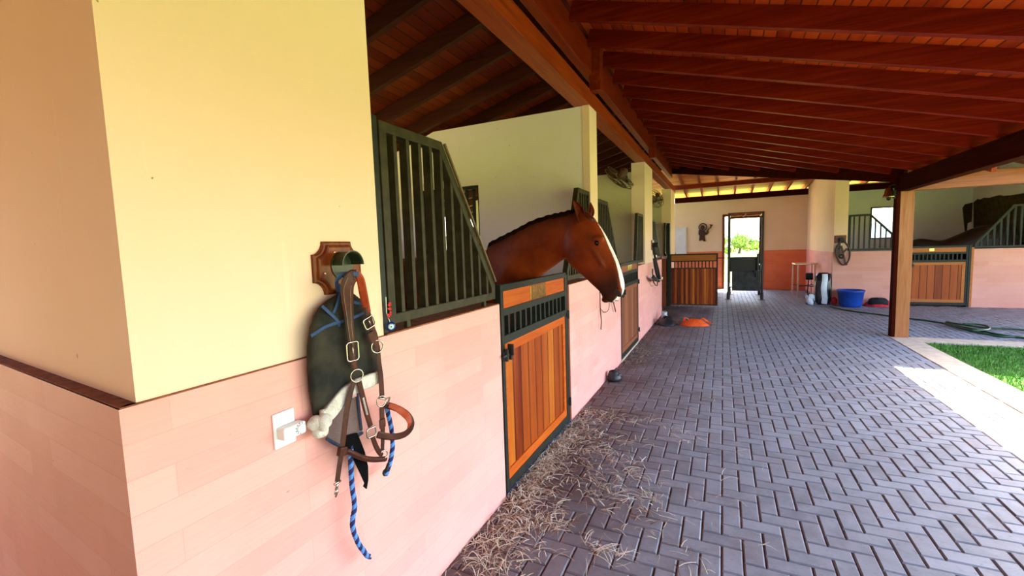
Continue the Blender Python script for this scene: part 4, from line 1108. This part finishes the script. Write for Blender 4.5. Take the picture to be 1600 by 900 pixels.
m = MB(); m.ring(W(603, 738, x=XR + .012), .012, .004, (1, -.3, 0)); m.tube([W(607, 724, x=XR + .014), W(602, 738, x=XR + .014)], .006, 8); m.build('snap', M['iron'], rt, smooth=True)

# --- wall socket with a timer plug
t = thing('wall_socket', 'white wall socket with a plugged-in timer on the pink tile', 'socket', (X0, .93, 1.095))
MB().box(X0, X0 + .008, .895, .972, 1.035, 1.150).build('face_plate', M['white_paint'], t, bevel=.003)
m = MB(); m.box(X0 + .008, X0 + .045, .903, .985, 1.066, 1.106); pl_ = m.build('plug', M['white_paint'], t, bevel=.006, seg=3)
m = MB(); m.lathe([(.014, 0), (.014, .008), (.011, .010)], (X0 + .045, .962, 1.088), (1, 0, 0), 20); m.build('dial', M['white_paint'], pl_, smooth=False)
m = MB()
for k in range(9):
    a = PI * (.15 + .19 * k); m.box(X0 + .0445, X0 + .046, .962 + math.cos(a) * .017 - .0015, .962 + math.cos(a) * .017 + .0015, 1.088 + math.sin(a) * .017 - .0015, 1.088 + math.sin(a) * .017 + .0015)
m.build('dial_marks', M['dial'], pl_)
# --- glass charm
c = W(610.5, 510, x=X0 + .012)
t = thing('glass_charm', 'round blue glass eye charm on a red ribbon at the wall edge', 'charm', tuple(c))
ax = Vector((.8, -.6, 0)).normalized()
m = MB(); m.lathe([(.006, -.006), (.019, -.004), (.021, 0), (.019, .004), (.012, .006)], c, ax, 26); m.build('glass_disc', M['eye_blue'], t, smooth=True)
m = MB(); m.lathe([(.0125, .0055), (.0125, .0075), (.001, .0085)], c, ax, 22); m.build('pale_ring', M['eye_pale'], t, smooth=True)
m = MB(); m.lathe([(.008, .007), (.008, .0095), (.001, .0098)], c, ax, 18); m.build('white_ring', M['eye_white'], t)
m = MB(); m.lathe([(.0035, .009), (.0035, .0115), (.001, .012)], c, ax, 12); m.build('pupil', M['eye_blue'], t)
m = MB(); rs = random.Random(8)
top = W(603, 464, x=X0 + .012)
m.tube([c + Vector((0, -.004, .02)), top * .5 + c * .5 + Vector((0, -.012, 0)), top], .0013, 5)
st_ = m.build('cord', M['eye_white'], t)
m = MB()
for cz0, R_ in ((492, .014), (484, .010), (476, .009)):
    cc = W(608, cz0, x=X0 + .014)
    for k in range(7):
        a = rs.uniform(0, 2 * PI); d_ = Vector((rs.uniform(-.3, .3), math.cos(a), math.sin(a))) * R_; n_ = Vector((1, 0, 0))
        m.strap([cc, cc + d_ * .6 + n_ * .004, cc + d_ * 1.2], [.004, .008, .003], .0012, (1, -.3, 0))
m.build('ribbon', M['red_bead'], t)

# cords hanging below the horse's chin on the wall
t = thing('hanging_cord', 'thin brown cord with a loop hanging on the pink wall under the horse chin', 'cord', tuple(W(938, 450, x=X0 + .02)))
m = MB(); pts = crom([tuple(p) for p in P2([(937, 440), (937.5, 462), (938, 484), (939.5, 500), (939, 515)], X0 + .02)], 5); m.tube(pts, .0062, 7)
pts = crom([tuple(p) for p in P2([(938, 482), (944, 488), (950, 485), (952, 476), (950, 462)], X0 + .03)], 6); m.tube(pts, .004, 6); m.build('cord', M['lead'], t, smooth=True)
m = MB(); m.bar(W(957, 466, x=X0 + .03), W(962, 487, x=X0 + .03), .02, .008, up=(1, 0, 0)); m.build('strap_end', M['lead'], t)

# ---------------------------------------------------------------- bridle on the square pier (far)
t = thing('bridle_rack', 'small dark bridle rack on the square cream pier', 'bridle rack', (X0, 9.15, 1.8))
m = MB(); c = W(1019, 383, x=X0); MB().box(X0 - .004, X0 + .02, c.y - .12, c.y + .12, c.z - .1, c.z + .1).build('plaque', M['plaque'], t, bevel=.01)
m = MB(); m.tube([(X0 + .01, c.y, c.z), (X0 + .12, c.y, c.z)], .05, 12); m.build('arched_hook', M['iron'], t)
t = thing('bridle', 'black bridle with a white socket behind it, hanging on the far pink wall', 'bridle', tuple(c))
XB2 = X0 + .08
m = MB(); m.strap(P2([(1021, 386), (1022, 400), (1023, 413), (1026, 428), (1030, 440)], XB2), .05, .02, (.5, -1, 0)); m.strap(P2([(1021, 386), (1024, 405), (1028, 420), (1031, 436)], XB2 + .08), .04, .02, (.5, -1, 0)); m.build('cheek_strap', M['black'], t)
m = MB(); m.strap(P2([(1020, 432), (1025, 437), (1031, 434)], XB2 + .04), .07, .03, (.5, -1, 0)); m.build('noseband', M['black'], t)
m = MB(); m.tube([p[:3] for p in crom([tuple(p) for p in P2([(1020, 420), (1020, 436), (1023, 444), (1027, 446), (1027, 438)], XB2)], 5)], .012, 6); m.build('rein', M['lead'], t, smooth=True)
m = MB(); m.ring(W(1022.5, 400.5, x=XB2 + .03), .035, .012, (.5, -1, 0)); m.ring(W(1032, 435, x=XB2 + .08), .035, .012, (.5, -1, 0)); m.build('ring', M['chrome'], t, smooth=True)
t = thing('wall_socket', 'small white socket on the far pink tile beside the black bridle', 'socket', tuple(W(1018, 432, x=X0)))
c = W(1018, 432, x=X0); MB().box(X0, X0 + .012, c.y - .06, c.y + .06, c.z - .06, c.z + .06).build('face_plate', M['white_paint'], t, bevel=.003)
MB().box(X0 + .012, X0 + .02, c.y - .025, c.y + .025, c.z - .025, c.z + .025).build('plug', M['white_board'], t, bevel=.003)

# ---------------------------------------------------------------- fans on the partitions
def fan(label, u, v, y, R, tilt):
    c = W(u, v, y=y)
    t = thing('wall_fan', label, 'fan', tuple(c)); ax = Vector((-.15, -.45, .9)).normalized() if tilt else Vector((.3, -.7, .6)).normalized()
    ax = Vector((-.66, .13, -.74)).normalized() if tilt else Vector((.75, -.5, .3)).normalized()
    m = MB()
    for r_, o_ in ((R, 0), (R * .97, -.07), (R * .66, .05), (R * .33, .07)): m.ring(c + ax * o_, r_, .006, ax, 32, 6)
    uu = ax.orthogonal().normalized(); ww = ax.cross(uu)
    for k in range(16):
        a = 2 * PI * k / 16; d_ = uu * math.cos(a) + ww * math.sin(a)
        m.tube([c + ax * .07 + d_ * R * .1, c + ax * .05 + d_ * R * .66, c + d_ * R, c - ax * .07 + d_ * R * .97, c - ax * .09 + d_ * R * .2], .0035, 5)
    m.build('cage', M['cage'], t)
    m = MB()
    for k in range(3):
        a = 2 * PI * k / 3; d_ = uu * math.cos(a) + ww * math.sin(a); e_ = ax.cross(d_)
        m.strap([c + d_ * R * .12, c + d_ * R * .45 + e_ * .02, c + d_ * R * .82], [.05, .13, .09], .004, (ax + e_ * .5)); 
    m.build('blade', M['cage'], t)
    m = MB(); m.lathe([(.04, -.22), (.075, -.18), (.08, -.06), (.03, -.01)], c, ax, 16); m.build('motor', M['cage'], t)
    m = MB(); m.bar(c - ax * .18, Vector((c.x + .1, y + .30, c.z - .02)), .05, .04); m.build('bracket', M['iron'], t); return t
fan('brown wire wall fan on the tan partition between the two piers', 966, 280, 8.14, .29, True)
fan('dark wall fan in the far stall behind the square pier', 1026, 310, 12.6, .25, False)

# ---------------------------------------------------------------- far end things
c = W(1100, 362, y=YF - .02)
t = thing('iron_ornament', 'rusty iron figure with a raised arm on the tan end wall', 'wall ornament', tuple(c))
def FP(a, b, y=YF - .03): return W(1080 + a / 18, 335 + b / 18, y=y)
m = MB(); m.prism([FP(*p) for p in ((215, 440), (255, 420), (330, 450), (380, 470), (420, 510), (440, 440), (470, 425), (495, 480), (490, 520), (440, 575), (400, 580), (385, 600), (395, 700), (405, 755), (350, 760), (310, 720), (250, 745), (220, 740), (225, 690), (235, 600), (205, 560))], (0, .03, 0)); m.build('body', M['horn'], t)
m = MB(); m.ring(FP(325, 360), .13, .018, (0, 1, 0), 26, 6, .125); m.build('halo', M['horn'], t)
m = MB(); m.ball(FP(320, 370), .085, 12, 8, (.8, .3, 1)); m.build('head', M['horn'], t, smooth=True)
m = MB(); m.bar(FP(465, 450), FP(550, 350), .05, .03); m.prism([FP(*p) for p in ((505, 270), (560, 285), (605, 280), (600, 315), (570, 340), (560, 380), (530, 370), (535, 310))], (0, .03, 0)); m.build('raised_hand', M['horn'], t)
m = MB(); a_, b_ = W(1056, 355, y=YF - .06), W(1073, 397, y=YF - .06)
t = thing('wall_cabinet', 'white flat cabinet door on the end wall behind the open stall door', 'cabinet', (a_.x, YF, 1.3))
MB().box(-1.56, -1.19, YF - .05, YF, 1.20, 2.24).build('body', M['white_board'], t, bevel=.004)
MB().box(-1.53, -1.22, YF - .06, YF - .05, 1.24, 2.20).build('door', M['white_board'], t, bevel=.004)

t = thing('horse_stocks', 'dark steel frame with hanging black panels standing in the far doorway', 'stocks', (.58, 14.6, 0))
for x_, y_ in ((.155, 14.15), (1.0, 14.15), (.20, 15.5), (1.02, 15.5)):
    m = MB(); hgt = 2.47 if y_ < 15 else 2.42
    m.tube([(x_, y_, 0), (x_, y_, hgt)], .03 if y_ < 15 else .022, 10); ps = m.build('post', M['black'], t)
    m = MB(); m.box(x_ - .09, x_ + .09, y_ - .06, y_ + .06, 0, .012); m.tube([(x_, y_, .0), (x_, y_, .22)], .042, 10); m.build('foot', M['black'], ps)
m = MB()
for a, b in (((.155, 14.15, 2.45), (1.0, 14.15, 2.45)), ((.155, 14.15, 2.32), (1.0, 14.15, 2.32)), ((.155, 14.15, 2.42), (.20, 15.5, 2.42)), ((1.0, 14.15, 2.42), (1.02, 15.5, 2.42)), ((.20, 15.5, 2.42), (1.02, 15.5, 2.42))):
    m.tube([a, b], .022, 8)
m.build('top_rail', M['redwood'], t)
m = MB(); m.tube([(.155, 14.15, .36), (1.0, 14.15, .36)], .018, 8); m.tube([(-.17, 14.15, 1.20), (.155, 14.15, 1.20)], .012, 8); m.tube([(.155, 14.15, .32), (.20, 15.5, .32)], .02, 8); m.tube([(1.0, 14.15, .95), (1.02, 15.5, .95)], .02, 8); m.build('side_rail', M['black'], t)
MB().box(.20, .87, 14.12, 14.16, .80, 1.22).build('upper_panel', M['black'], t, bevel=.01)
MB().box(.24, .96, 14.09, 14.13, .26, .82).build('lower_panel', plain('scuffed rubber panel', (.022, .024, .022), .6, 0, .6, 9, .2), t, bevel=.01)
m = MB(); m.box(.80, .98, 14.02, 14.10, .78, .84); m.box(.84, .90, 14.03, 14.09, .66, .78); m.tube([(.88, 14.06, .84), (.88, 14.06, 1.3)], .03, 8); m.tube([(.95, 14.06, .84), (.95, 14.06, 1.16)], .012, 8); m.build('latch', M['black'], t)
m = MB(); m.tube([W(1163, 331, y=14.1), W(1166, 327, y=14.1)], .015, 6); m.tube([W(1161, 339, y=14.1), W(1166, 334, y=14.1)], .012, 6); m.build('pulley', M['aluminium'], t)

# table / trestle at the far corner
t = thing('metal_table', 'small bare metal table frame with thin legs in the far corner', 'table', (2.2, 15.6, 0))
ztb = .93
for x_, y_ in ((1.93, 15.75), (1.98, 15.1), (2.40, 15.75), (2.38, 15.1)):
    m = MB(); m.tube([(x_, y_, 0), (x_, y_, ztb)], .022, 10); m.build('leg', M['aluminium'], t)
MB().box(1.90, 2.44, 15.06, 15.8, ztb, ztb + .04).build('top', M['aluminium'], t, bevel=.008)
m = MB(); m.tube([(1.98, 15.1, .30), (2.40, 15.75, .30)], .012, 8); m.tube([(2.38, 15.1, .30), (1.93, 15.75, .30)], .012, 8); m.tube([(2.38, 15.1, .32), (2.40, 15.75, .32)], .016, 8); m.build('stretcher', M['iron'], t)

# feed sacks leaning in the corner, broom, bucket, rug
def sack(label, x, y, w_, d_, h, lean, mat, seed, stripe=None):
    t2 = thing('feed_sack', label, 'sack', (x, y, 0)); rs = random.Random(seed); rr = []
    for i in range(11):
        f = i / 10; z = h * f; k = (1 - (abs(f - .45) / .62) ** 4 * .35); ring = []
        if f in (0., 1.): k *= .72
        for q in range(22):
            a = 2 * PI * q / 22; ca, sa = math.cos(a), math.sin(a)
            px = math.copysign(abs(ca) ** .6, ca) * w_ / 2 * k * (1 + rs.uniform(-.05, .05)); py = math.copysign(abs(sa) ** .6, sa) * d_ / 2 * (k if f < .85 else k * .5) * (1 + rs.uniform(-.06, .06))
            ring.append((x + px + lean[0] * f, y + py + lean[1] * f, max(0, z + rs.uniform(-.006, .006))))
        rr.append(ring)
    m = MB(); m.rings(rr); m.build('sack_body', M[mat], t2, smooth=True)
    if stripe:
        m = MB(); pts = []
        for f in (.03, .2, .4, .6, .8, .97):
            pts.append((x + stripe[0] + lean[0] * f + .012 * math.sin(f * 9), y - d_ / 2 * (1.03 if .1 < f < .85 else .85) + lean[1] * f - .004, h * f))
        m.strap(pts, [stripe[1]] * 6, .012, (0, -1, .1), 5); m.build('pale_band', M['bag_white'], t2, smooth=True)
    return t2
sack('tall black feed sack with a wide pale band leaning at the wing corner', 2.30, 13.42, .34, .20, .80, (.0, .04), 'bag_black', 4, (.01, .12))
sack('black feed sack with a narrow pale band right at the wall corner', 2.42, 13.70, .16, .20, .76, (.02, .0), 'bag_black', 9, (.05, .05))
sack('short white and black feed sack at the foot of the tall sack', 2.02, 13.35, .20, .16, .28, (0, .02), 'bag_print', 12, (.0, .10))
t = thing('broom', 'dark broom standing against the wing side wall beside the feed sacks', 'broom', (2.05, 13.6, 0))
m = MB(); m.tube([(1.99, 13.72, .0), (2.04, 13.76, .62)], .012, 8); m.build('handle', M['iron'], t)
m = MB(); m.box(1.97, 2.13, 13.71, 13.80, .60, .78); m.build('brush_head', M['black_cloth'], t, bevel=.02)
t = thing('bucket', 'round blue plastic tub standing by the pink wall', 'bucket', (2.74, 13.0, 0))
bc = (2.80, 13.10, 0)
m = MB(); m.lathe([(.20, .0), (.225, .05), (.26, .36), (.285, .37), (.285, .395), (.262, .395), (.25, .36), (.215, .05), (.01, .03)], bc, n=36); m.build('tub', M['bucket'], t, smooth=True)
m = MB(); m.ring((bc[0], bc[1], .40), .275, .008, (0, 0, 1)); m.build('rim', M['bucket'], t, smooth=True)
t = thing('sack', 'dark red small sack squeezed between the feed sacks and the blue tub', 'sack', (2.50, 13.3, 0))
m = MB(); m.ball((2.53, 13.38, .10), .10, 14, 10, (.7, .7, .98)); m.build('cloth', M['red_cloth'], t, smooth=True)
def heap(name, label, cat, c, sx, sy, h, mat, seed, parts=()):
    rs = random.Random(seed); t2 = thing(name, label, cat, tuple(c)); n_ = 26; rg = []
    for f in (1., .96, .8, .6, .4, .2, .02):
        ring = []
        for q in range(n_):
            a = 2 * PI * q / n_; p = Vector((math.cos(a), math.sin(a), 0)); nz = noise.noise(Vector((p.x * 1.7 + seed, p.y * 1.7, f * 3)))
            k = f * (1 + .25 * noise.noise(Vector((p.x * 2 + seed * 3, p.y * 2, 0))))
            z = 0 if f == 1. else h * (1 - f ** 2.2) * (1 + .45 * nz) + .012
            ring.append((c[0] + p.x * sx * k, c[1] + p.y * sy * k, max(.0, c[2] + z)))
        rg.append(ring)
    m = MB(); m.rings(rg); m.build('cloth', M[mat], t2, smooth=True); return t2
c = W(1362, 474, z=0)
t = heap('horse_rug', 'crumpled red and black rug lying beside the blue tub', 'rug', (3.40, 13.25, 0), .30, .15, .15, 'red_cloth', 3)
m = MB(); m.rings([[(3.36 + math.cos(a) * r_ * .20, 13.20 + math.sin(a) * r_ * .12, z + .02 * math.sin(a * 3)) for a in [2 * PI * k / 20 for k in range(20)]] for r_, z in ((1., .07), (.95, .15), (.7, .19), (.3, .20), (.02, .20))]); m.build('black_fold', M['black_cloth'], t, smooth=True)

# bridle on the yellow pier
c = W(1314, 374, y=13.46)
t = thing('bridle_rack', 'wooden bridle rack on the yellow pier of the right wing', 'bridle rack', tuple(c))
MB().box(c.x - .13, c.x + .11, 13.45, 13.48, c.z - .09, c.z + .10).build('plaque', M['plaque'], t, bevel=.012)
m = MB(); m.tube([(c.x, 13.46, c.z), (c.x, 13.36, c.z)], .05, 12); m.build('arched_hook', M['iron'], t)
t = thing('bridle', 'brown bridle and rein loop hanging on the yellow pier', 'bridle', tuple(c))
Yb = 13.40
def G(a, b): return W(1300 + a / 13.85, 360 + b / 13.85, y=Yb)
m = MB(); m.tube([p[:3] for p in crom([tuple(G(*p)) for p in ((200, 200), (130, 320), (80, 450), (140, 640), (230, 740), (320, 710), (380, 580), (375, 400), (290, 270), (210, 200))], 5)], .020, 8); m.build('rein', M['lead'], t, smooth=True)
m = MB(); m.bar(G(200, 330), G(285, 700), .04, .02, up=(0, 1, 0)); m.bar(G(240, 480), G(330, 390), .04, .02, up=(0, 1, 0)); m.bar(G(160, 240), G(150, 560), .05, .02, up=(0, 1, 0)); m.bar(G(80, 370), G(180, 370), .09, .02, up=(0, 1, 0)); m.bar(G(110, 430), G(60, 480), .03, .02, up=(0, 1, 0)); m.build('cheek_strap', M['lead'], t)
MB().bar(G(285, 700), G(320, 750), .05, .02, up=(0, 1, 0)).build('strap_end', M['iron'], t); MB().ring(G(205, 560), .04, .02, (0, 1, 0)).build('bit', M['iron'], t)

# bell on the post
c = W(1389, 302, y=9.24)
t = thing('brass_bell', 'small brass bell on a bracket beside the wooden post', 'bell', tuple(c))
m = MB(); m.lathe([(.012, .09), (.04, .085), (.055, .05), (.062, 0), (.085, -.05), (.092, -.065), (.08, -.06), (.055, 0), (.01, .07)], c, n=26); m.build('bell_body', M['brass'], t, smooth=True)
m = MB(); m.ball(c - Vector((0, 0, .085)), .032, 12, 8); m.tube([c - Vector((0, 0, .0)), c - Vector((0, 0, .08))], .008, 6); m.build('clapper', M['iron'], t, smooth=True)
m = MB(); m.tube([c + Vector((0, 0, .085)), c + Vector((0, 0, .115)), c + Vector((.05, 0, .13)), (2.53, 9.24, c.z + .125)], .009, 8); m.box(2.49, 2.52, 9.20, 9.28, c.z - .09, c.z + .04); m.tube([c + Vector((.06, 0, -.02)), (2.52, 9.24, c.z - .03)], .02, 8); m.build('bracket', M['iron'], t)

# green hose on the wing paving
def onfloor(lst, z=.014): return [tuple(W(u, v, z=z)) for u, v in lst]
t = thing('garden_hose', 'long green garden hose lying across the pavers behind the lawn', 'hose', tuple(W(1500, 508, z=0)))
m = MB(); m.tube([p[:3] for p in crom(onfloor([(1297, 479), (1330, 486), (1370, 491), (1400, 495), (1440, 500), (1475, 505), (1500, 510), (1530, 516), (1562, 523), (1605, 529)]), 6)], .016, 8); m.build('hose', M['hose'], t, smooth=True)
m = MB(); m.tube([p[:3] for p in crom(onfloor([(1478, 503), (1508, 508), (1540, 512), (1570, 513.5), (1605, 516)], .03), 6)], .016, 8)
m.tube([p[:3] for p in crom(onfloor([(1475, 505), (1500, 512), (1520, 516), (1543, 515), (1545, 511), (1530, 507), (1505, 506)], .04), 6)], .016, 8)
m.tube([p[:3] for p in crom(onfloor([(1480, 507), (1520, 518), (1560, 525), (1590, 526), (1605, 525)], .02), 6)], .016, 8); m.build('hose_coil', M['hose'], t, smooth=True)

# things on the aisle floor
c = W(957, 594, z=0)
t = thing('hoof_boot', 'black rubber hoof boot standing against the pink wall', 'hoof boot', (c.x, c.y, 0))
m = MB(); rr = []
for z, r_, dx in ((0., .075, 0), (.02, .085, .01), (.05, .082, .008), (.08, .07, 0), (.105, .058, -.008), (.12, .05, -.012), (.118, .042, -.012), (.07, .045, 0)):
    rr.append([(c.x + .02 + dx + math.cos(a) * r_, c.y + math.sin(a) * r_ * 1.15, z + (.008 * math.cos(a) if z > .1 else 0)) for a in [2 * PI * k / 22 for k in range(22)]])
m.rings(rr, caps=True); m.build('shell', M['rubber'], t, smooth=True)
m = MB(); m.strap([(c.x + .09, c.y - .05, .085), (c.x + .11, c.y, .09), (c.x + .09, c.y + .06, .09)], .02, .006, (1, 0, .5)); m.tube([(c.x + .04, c.y - .02, .115), (c.x + .05, c.y + .0, .16), (c.x + .02, c.y + .02, .12)], .006, 6); m.build('strap', M['rubber'], t)
c = W(1034, 508, z=0)
t = heap('rubber_bag', 'black crumpled bag lying at the foot of the far pink wall', 'bag', (-1.02, 9.50, 0), .19, .26, .16, 'rubber', 6)
t = heap('orange_halter', 'bright orange cloth heap on the pavers beside the black bag', 'cloth', (-.50, 9.55, 0), .27, .20, .11, 'orange_cloth', 11)
m = MB(); rs = random.Random(2)
for k in range(7):
    a = rs.uniform(-.3, .3); b_ = rs.uniform(-.15, .15); m.strap([(-.56 + a * .6, 9.5 + b_, .05), (-.53 + a * .6, 9.55 + b_, .11 + rs.uniform(0, .03)), (-.44 + a * .6, 9.6 + b_, .06), (-.38 + a * .6, 9.52 + b_, .02)], .04, .006, (0, -.5, 1))
m.build('strap', M['orange_cloth'], t)
t = thing('tin_can', 'pale open tin standing behind the black bag by the wall', 'can', (-1.13, 9.95, 0))
m = MB(); m.lathe([(.06, 0), (.06, .2), (.055, .2), (.055, .02)], (-1.13, 9.95, 0), n=20); m.build('can_body', M['can'], t, smooth=False)
m = MB(); m.ring((-1.13, 9.95, .2), .06, .006, (0, 0, 1)); m.build('rim', M['chrome'], t)

# ---------------------------------------------------------------- hay on the pavers
def hay():
    rs = random.Random(21); vs, fs, tone = [], [], []
    def straw(x, y, z, a, L, w_, bend, tn):
        n = len(vs); d = Vector((math.cos(a), math.sin(a), 0)); s = Vector((-d.y, d.x, 0)); lift = rs.uniform(0, .018)
        for i in range(4):
            f = i / 3; p = Vector((x, y, z)) + d * (L * f) + s * (bend * f * f) + Vector((0, 0, lift * math.sin(PI * f) + .002))
            ww = w_ * (1 - .5 * f)
            vs.extend([p - s * ww, p + s * ww + Vector((0, 0, ww * .6)), p + Vector((0, 0, -ww * .2))])
        for i in range(3):
            b = n + i * 3
            for u in range(3): fs.append((b + u, b + (u + 1) % 3, b + 3 + (u + 1) % 3, b + 3 + u))
        tone.extend([tn] * 12)
    cl = []
    for q in range(150):
        y = rs.uniform(1.75, 4.3); x = X0 + .02 + abs(rs.gauss(0, .34)) * (1 if y > 2.2 else .6)
        cl.append((x, y))
    for q in range(2700):
        if q < 900:
            y = rs.triangular(2.15, 4.15, 3.0); x = X0 + .012 + abs(rs.gauss(0, .085)); z = rs.uniform(0, .03) * max(0, 1 - (x - X0) * 6)
        else:
            cx, cy = rs.choice(cl); x = cx + rs.gauss(0, .06); y = cy + rs.gauss(0, .06); z = 0
        if x < X0 + .004 or x > -.05: continue
        straw(x, y, z, rs.uniform(0, 2 * PI), rs.uniform(.03, .11), rs.uniform(.0012, .0030), rs.uniform(-.03, .03), min(1, max(0, rs.gauss(.55, .27))))
    for q in range(160):
        straw(rs.uniform(-1.1, .3), rs.uniform(1.6, 5.2), 0, rs.uniform(0, 2 * PI), rs.uniform(.04, .13), rs.uniform(.001, .0022), rs.uniform(-.05, .05), rs.uniform(.5, 1))
    for q in range(260):
        straw(X0 + .03 + abs(rs.gauss(0, .25)), rs.gauss(6.9, .5), 0, rs.uniform(0, 2 * PI), rs.uniform(.04, .10), .0016, .01, rs.uniform(.4, .9))
    for (ux, uy) in ((985, 660), (985, 740), (1012, 775), (965, 775), (960, 870), (740, 850), (925, 860)):
        c = W(ux, uy, z=0)
        for k in range(16): straw(c.x + rs.gauss(0, .03), c.y + rs.gauss(0, .03), 0, rs.gauss(rs.choice((.3, 2.4)), .5), rs.uniform(.05, .16), rs.uniform(.001, .0022), rs.uniform(-.05, .05), rs.uniform(.5, 1))
    vs2 = [(max(v[0], X0 + .002), v[1], max(v[2], .001)) for v in vs]
    me = bpy.data.meshes.new('hay'); me.from_pydata(vs2, [], fs)
    at = me.attributes.new('tone', 'FLOAT', 'POINT'); at.data.foreach_set('value', tone); me.materials.append(M['hay'])
    o = bpy.data.objects.new('hay', me); COL.objects.link(o); tag(o, 'loose dry hay scattered on the pavers below the stall door', 'hay', kind='stuff')
hay()

# ---------------------------------------------------------------- beyond the doorway
def tree(label, x, y, h, r_, seed, z0=-.12):
    rs = random.Random(seed); t2 = thing('tree', label, 'tree', (x, y, z0), 'trees beyond the stable')
    m = MB(); m.tube([(x, y, z0), (x + .2, y, z0 + h * .35), (x, y, z0 + h * .6)], [.22, .17, .08], 8); m.build('trunk', M['trunk'], t2)
    vs, fs = [], []
    for k in range(14):
        c = Vector((x + rs.gauss(0, r_ * .42), y + rs.gauss(0, r_ * .4), z0 + h * rs.uniform(.3, .95))); R_ = r_ * rs.uniform(.3, .5)
        for q in range(150):
            d = Vector((rs.gauss(0, 1), rs.gauss(0, 1), rs.gauss(0, 1))).normalized(); p = c + d * R_ * rs.uniform(.75, 1.05); s = rs.uniform(.09, .2)
            u = d.orthogonal().normalized() * s; w_ = d.cross(u).normalized() * s * .6; n = len(vs)
            tilt = Vector((rs.uniform(-.1, .1), rs.uniform(-.1, .1), rs.uniform(-.1, .1)))
            vs += [p - u, p - w_ + tilt, p + u, p + w_ - tilt]; fs += [(n, n + 1, n + 2, n + 3)]
    m = MB(); m.add(vs, fs); m.build('crown', M['leaf'], t2)
tree('low bushy tree seen through the far doorway', 3.4, 44, 2.3, 1.5, 1); tree('broad green tree seen through the far doorway', -1.0, 58, 2.6, 1.6, 2); tree('round tree low on the skyline through the doorway', 2.2, 75, 2.6, 1.8, 3)
m = MB(); hp = []
for i in range(41):
    x = -160 + i * 8; hp.append((x, 260 + 20 * math.sin(i), -2)); 
n_ = len(hp); vs = hp + [(x, y + 60, 6 + 3.5 * math.sin(i * .5) + 2 * math.sin(i * 1.3)) for i, (x, y, z) in enumerate(hp)] + [(x, y + 140, -2) for x, y, z in hp]
fs = [(a + k * n_, a + 1 + k * n_, a + 1 + (k + 1) * n_, a + (k + 1) * n_) for k in (0, 1) for a in range(n_ - 1)]
m.add(vs, fs); struct('distant_hills', m, plain('hazy hills', (.20, .30, .34), .95, 0, .1, .05), 'pale distant hills beyond the field', 'hills')
m = MB(); m.box(-200, 200, 85, 420, -3, -.45); struct('ground_far', m, M['field'], 'far fields', 'ground')
# unseen wall added behind the viewer to keep light off the near corner
wallbox('wall_light_block', -9, 2.4, -3.4, -3.2, -.1, 3.6, M['post'], 'unseen wall added to shade the near corner')
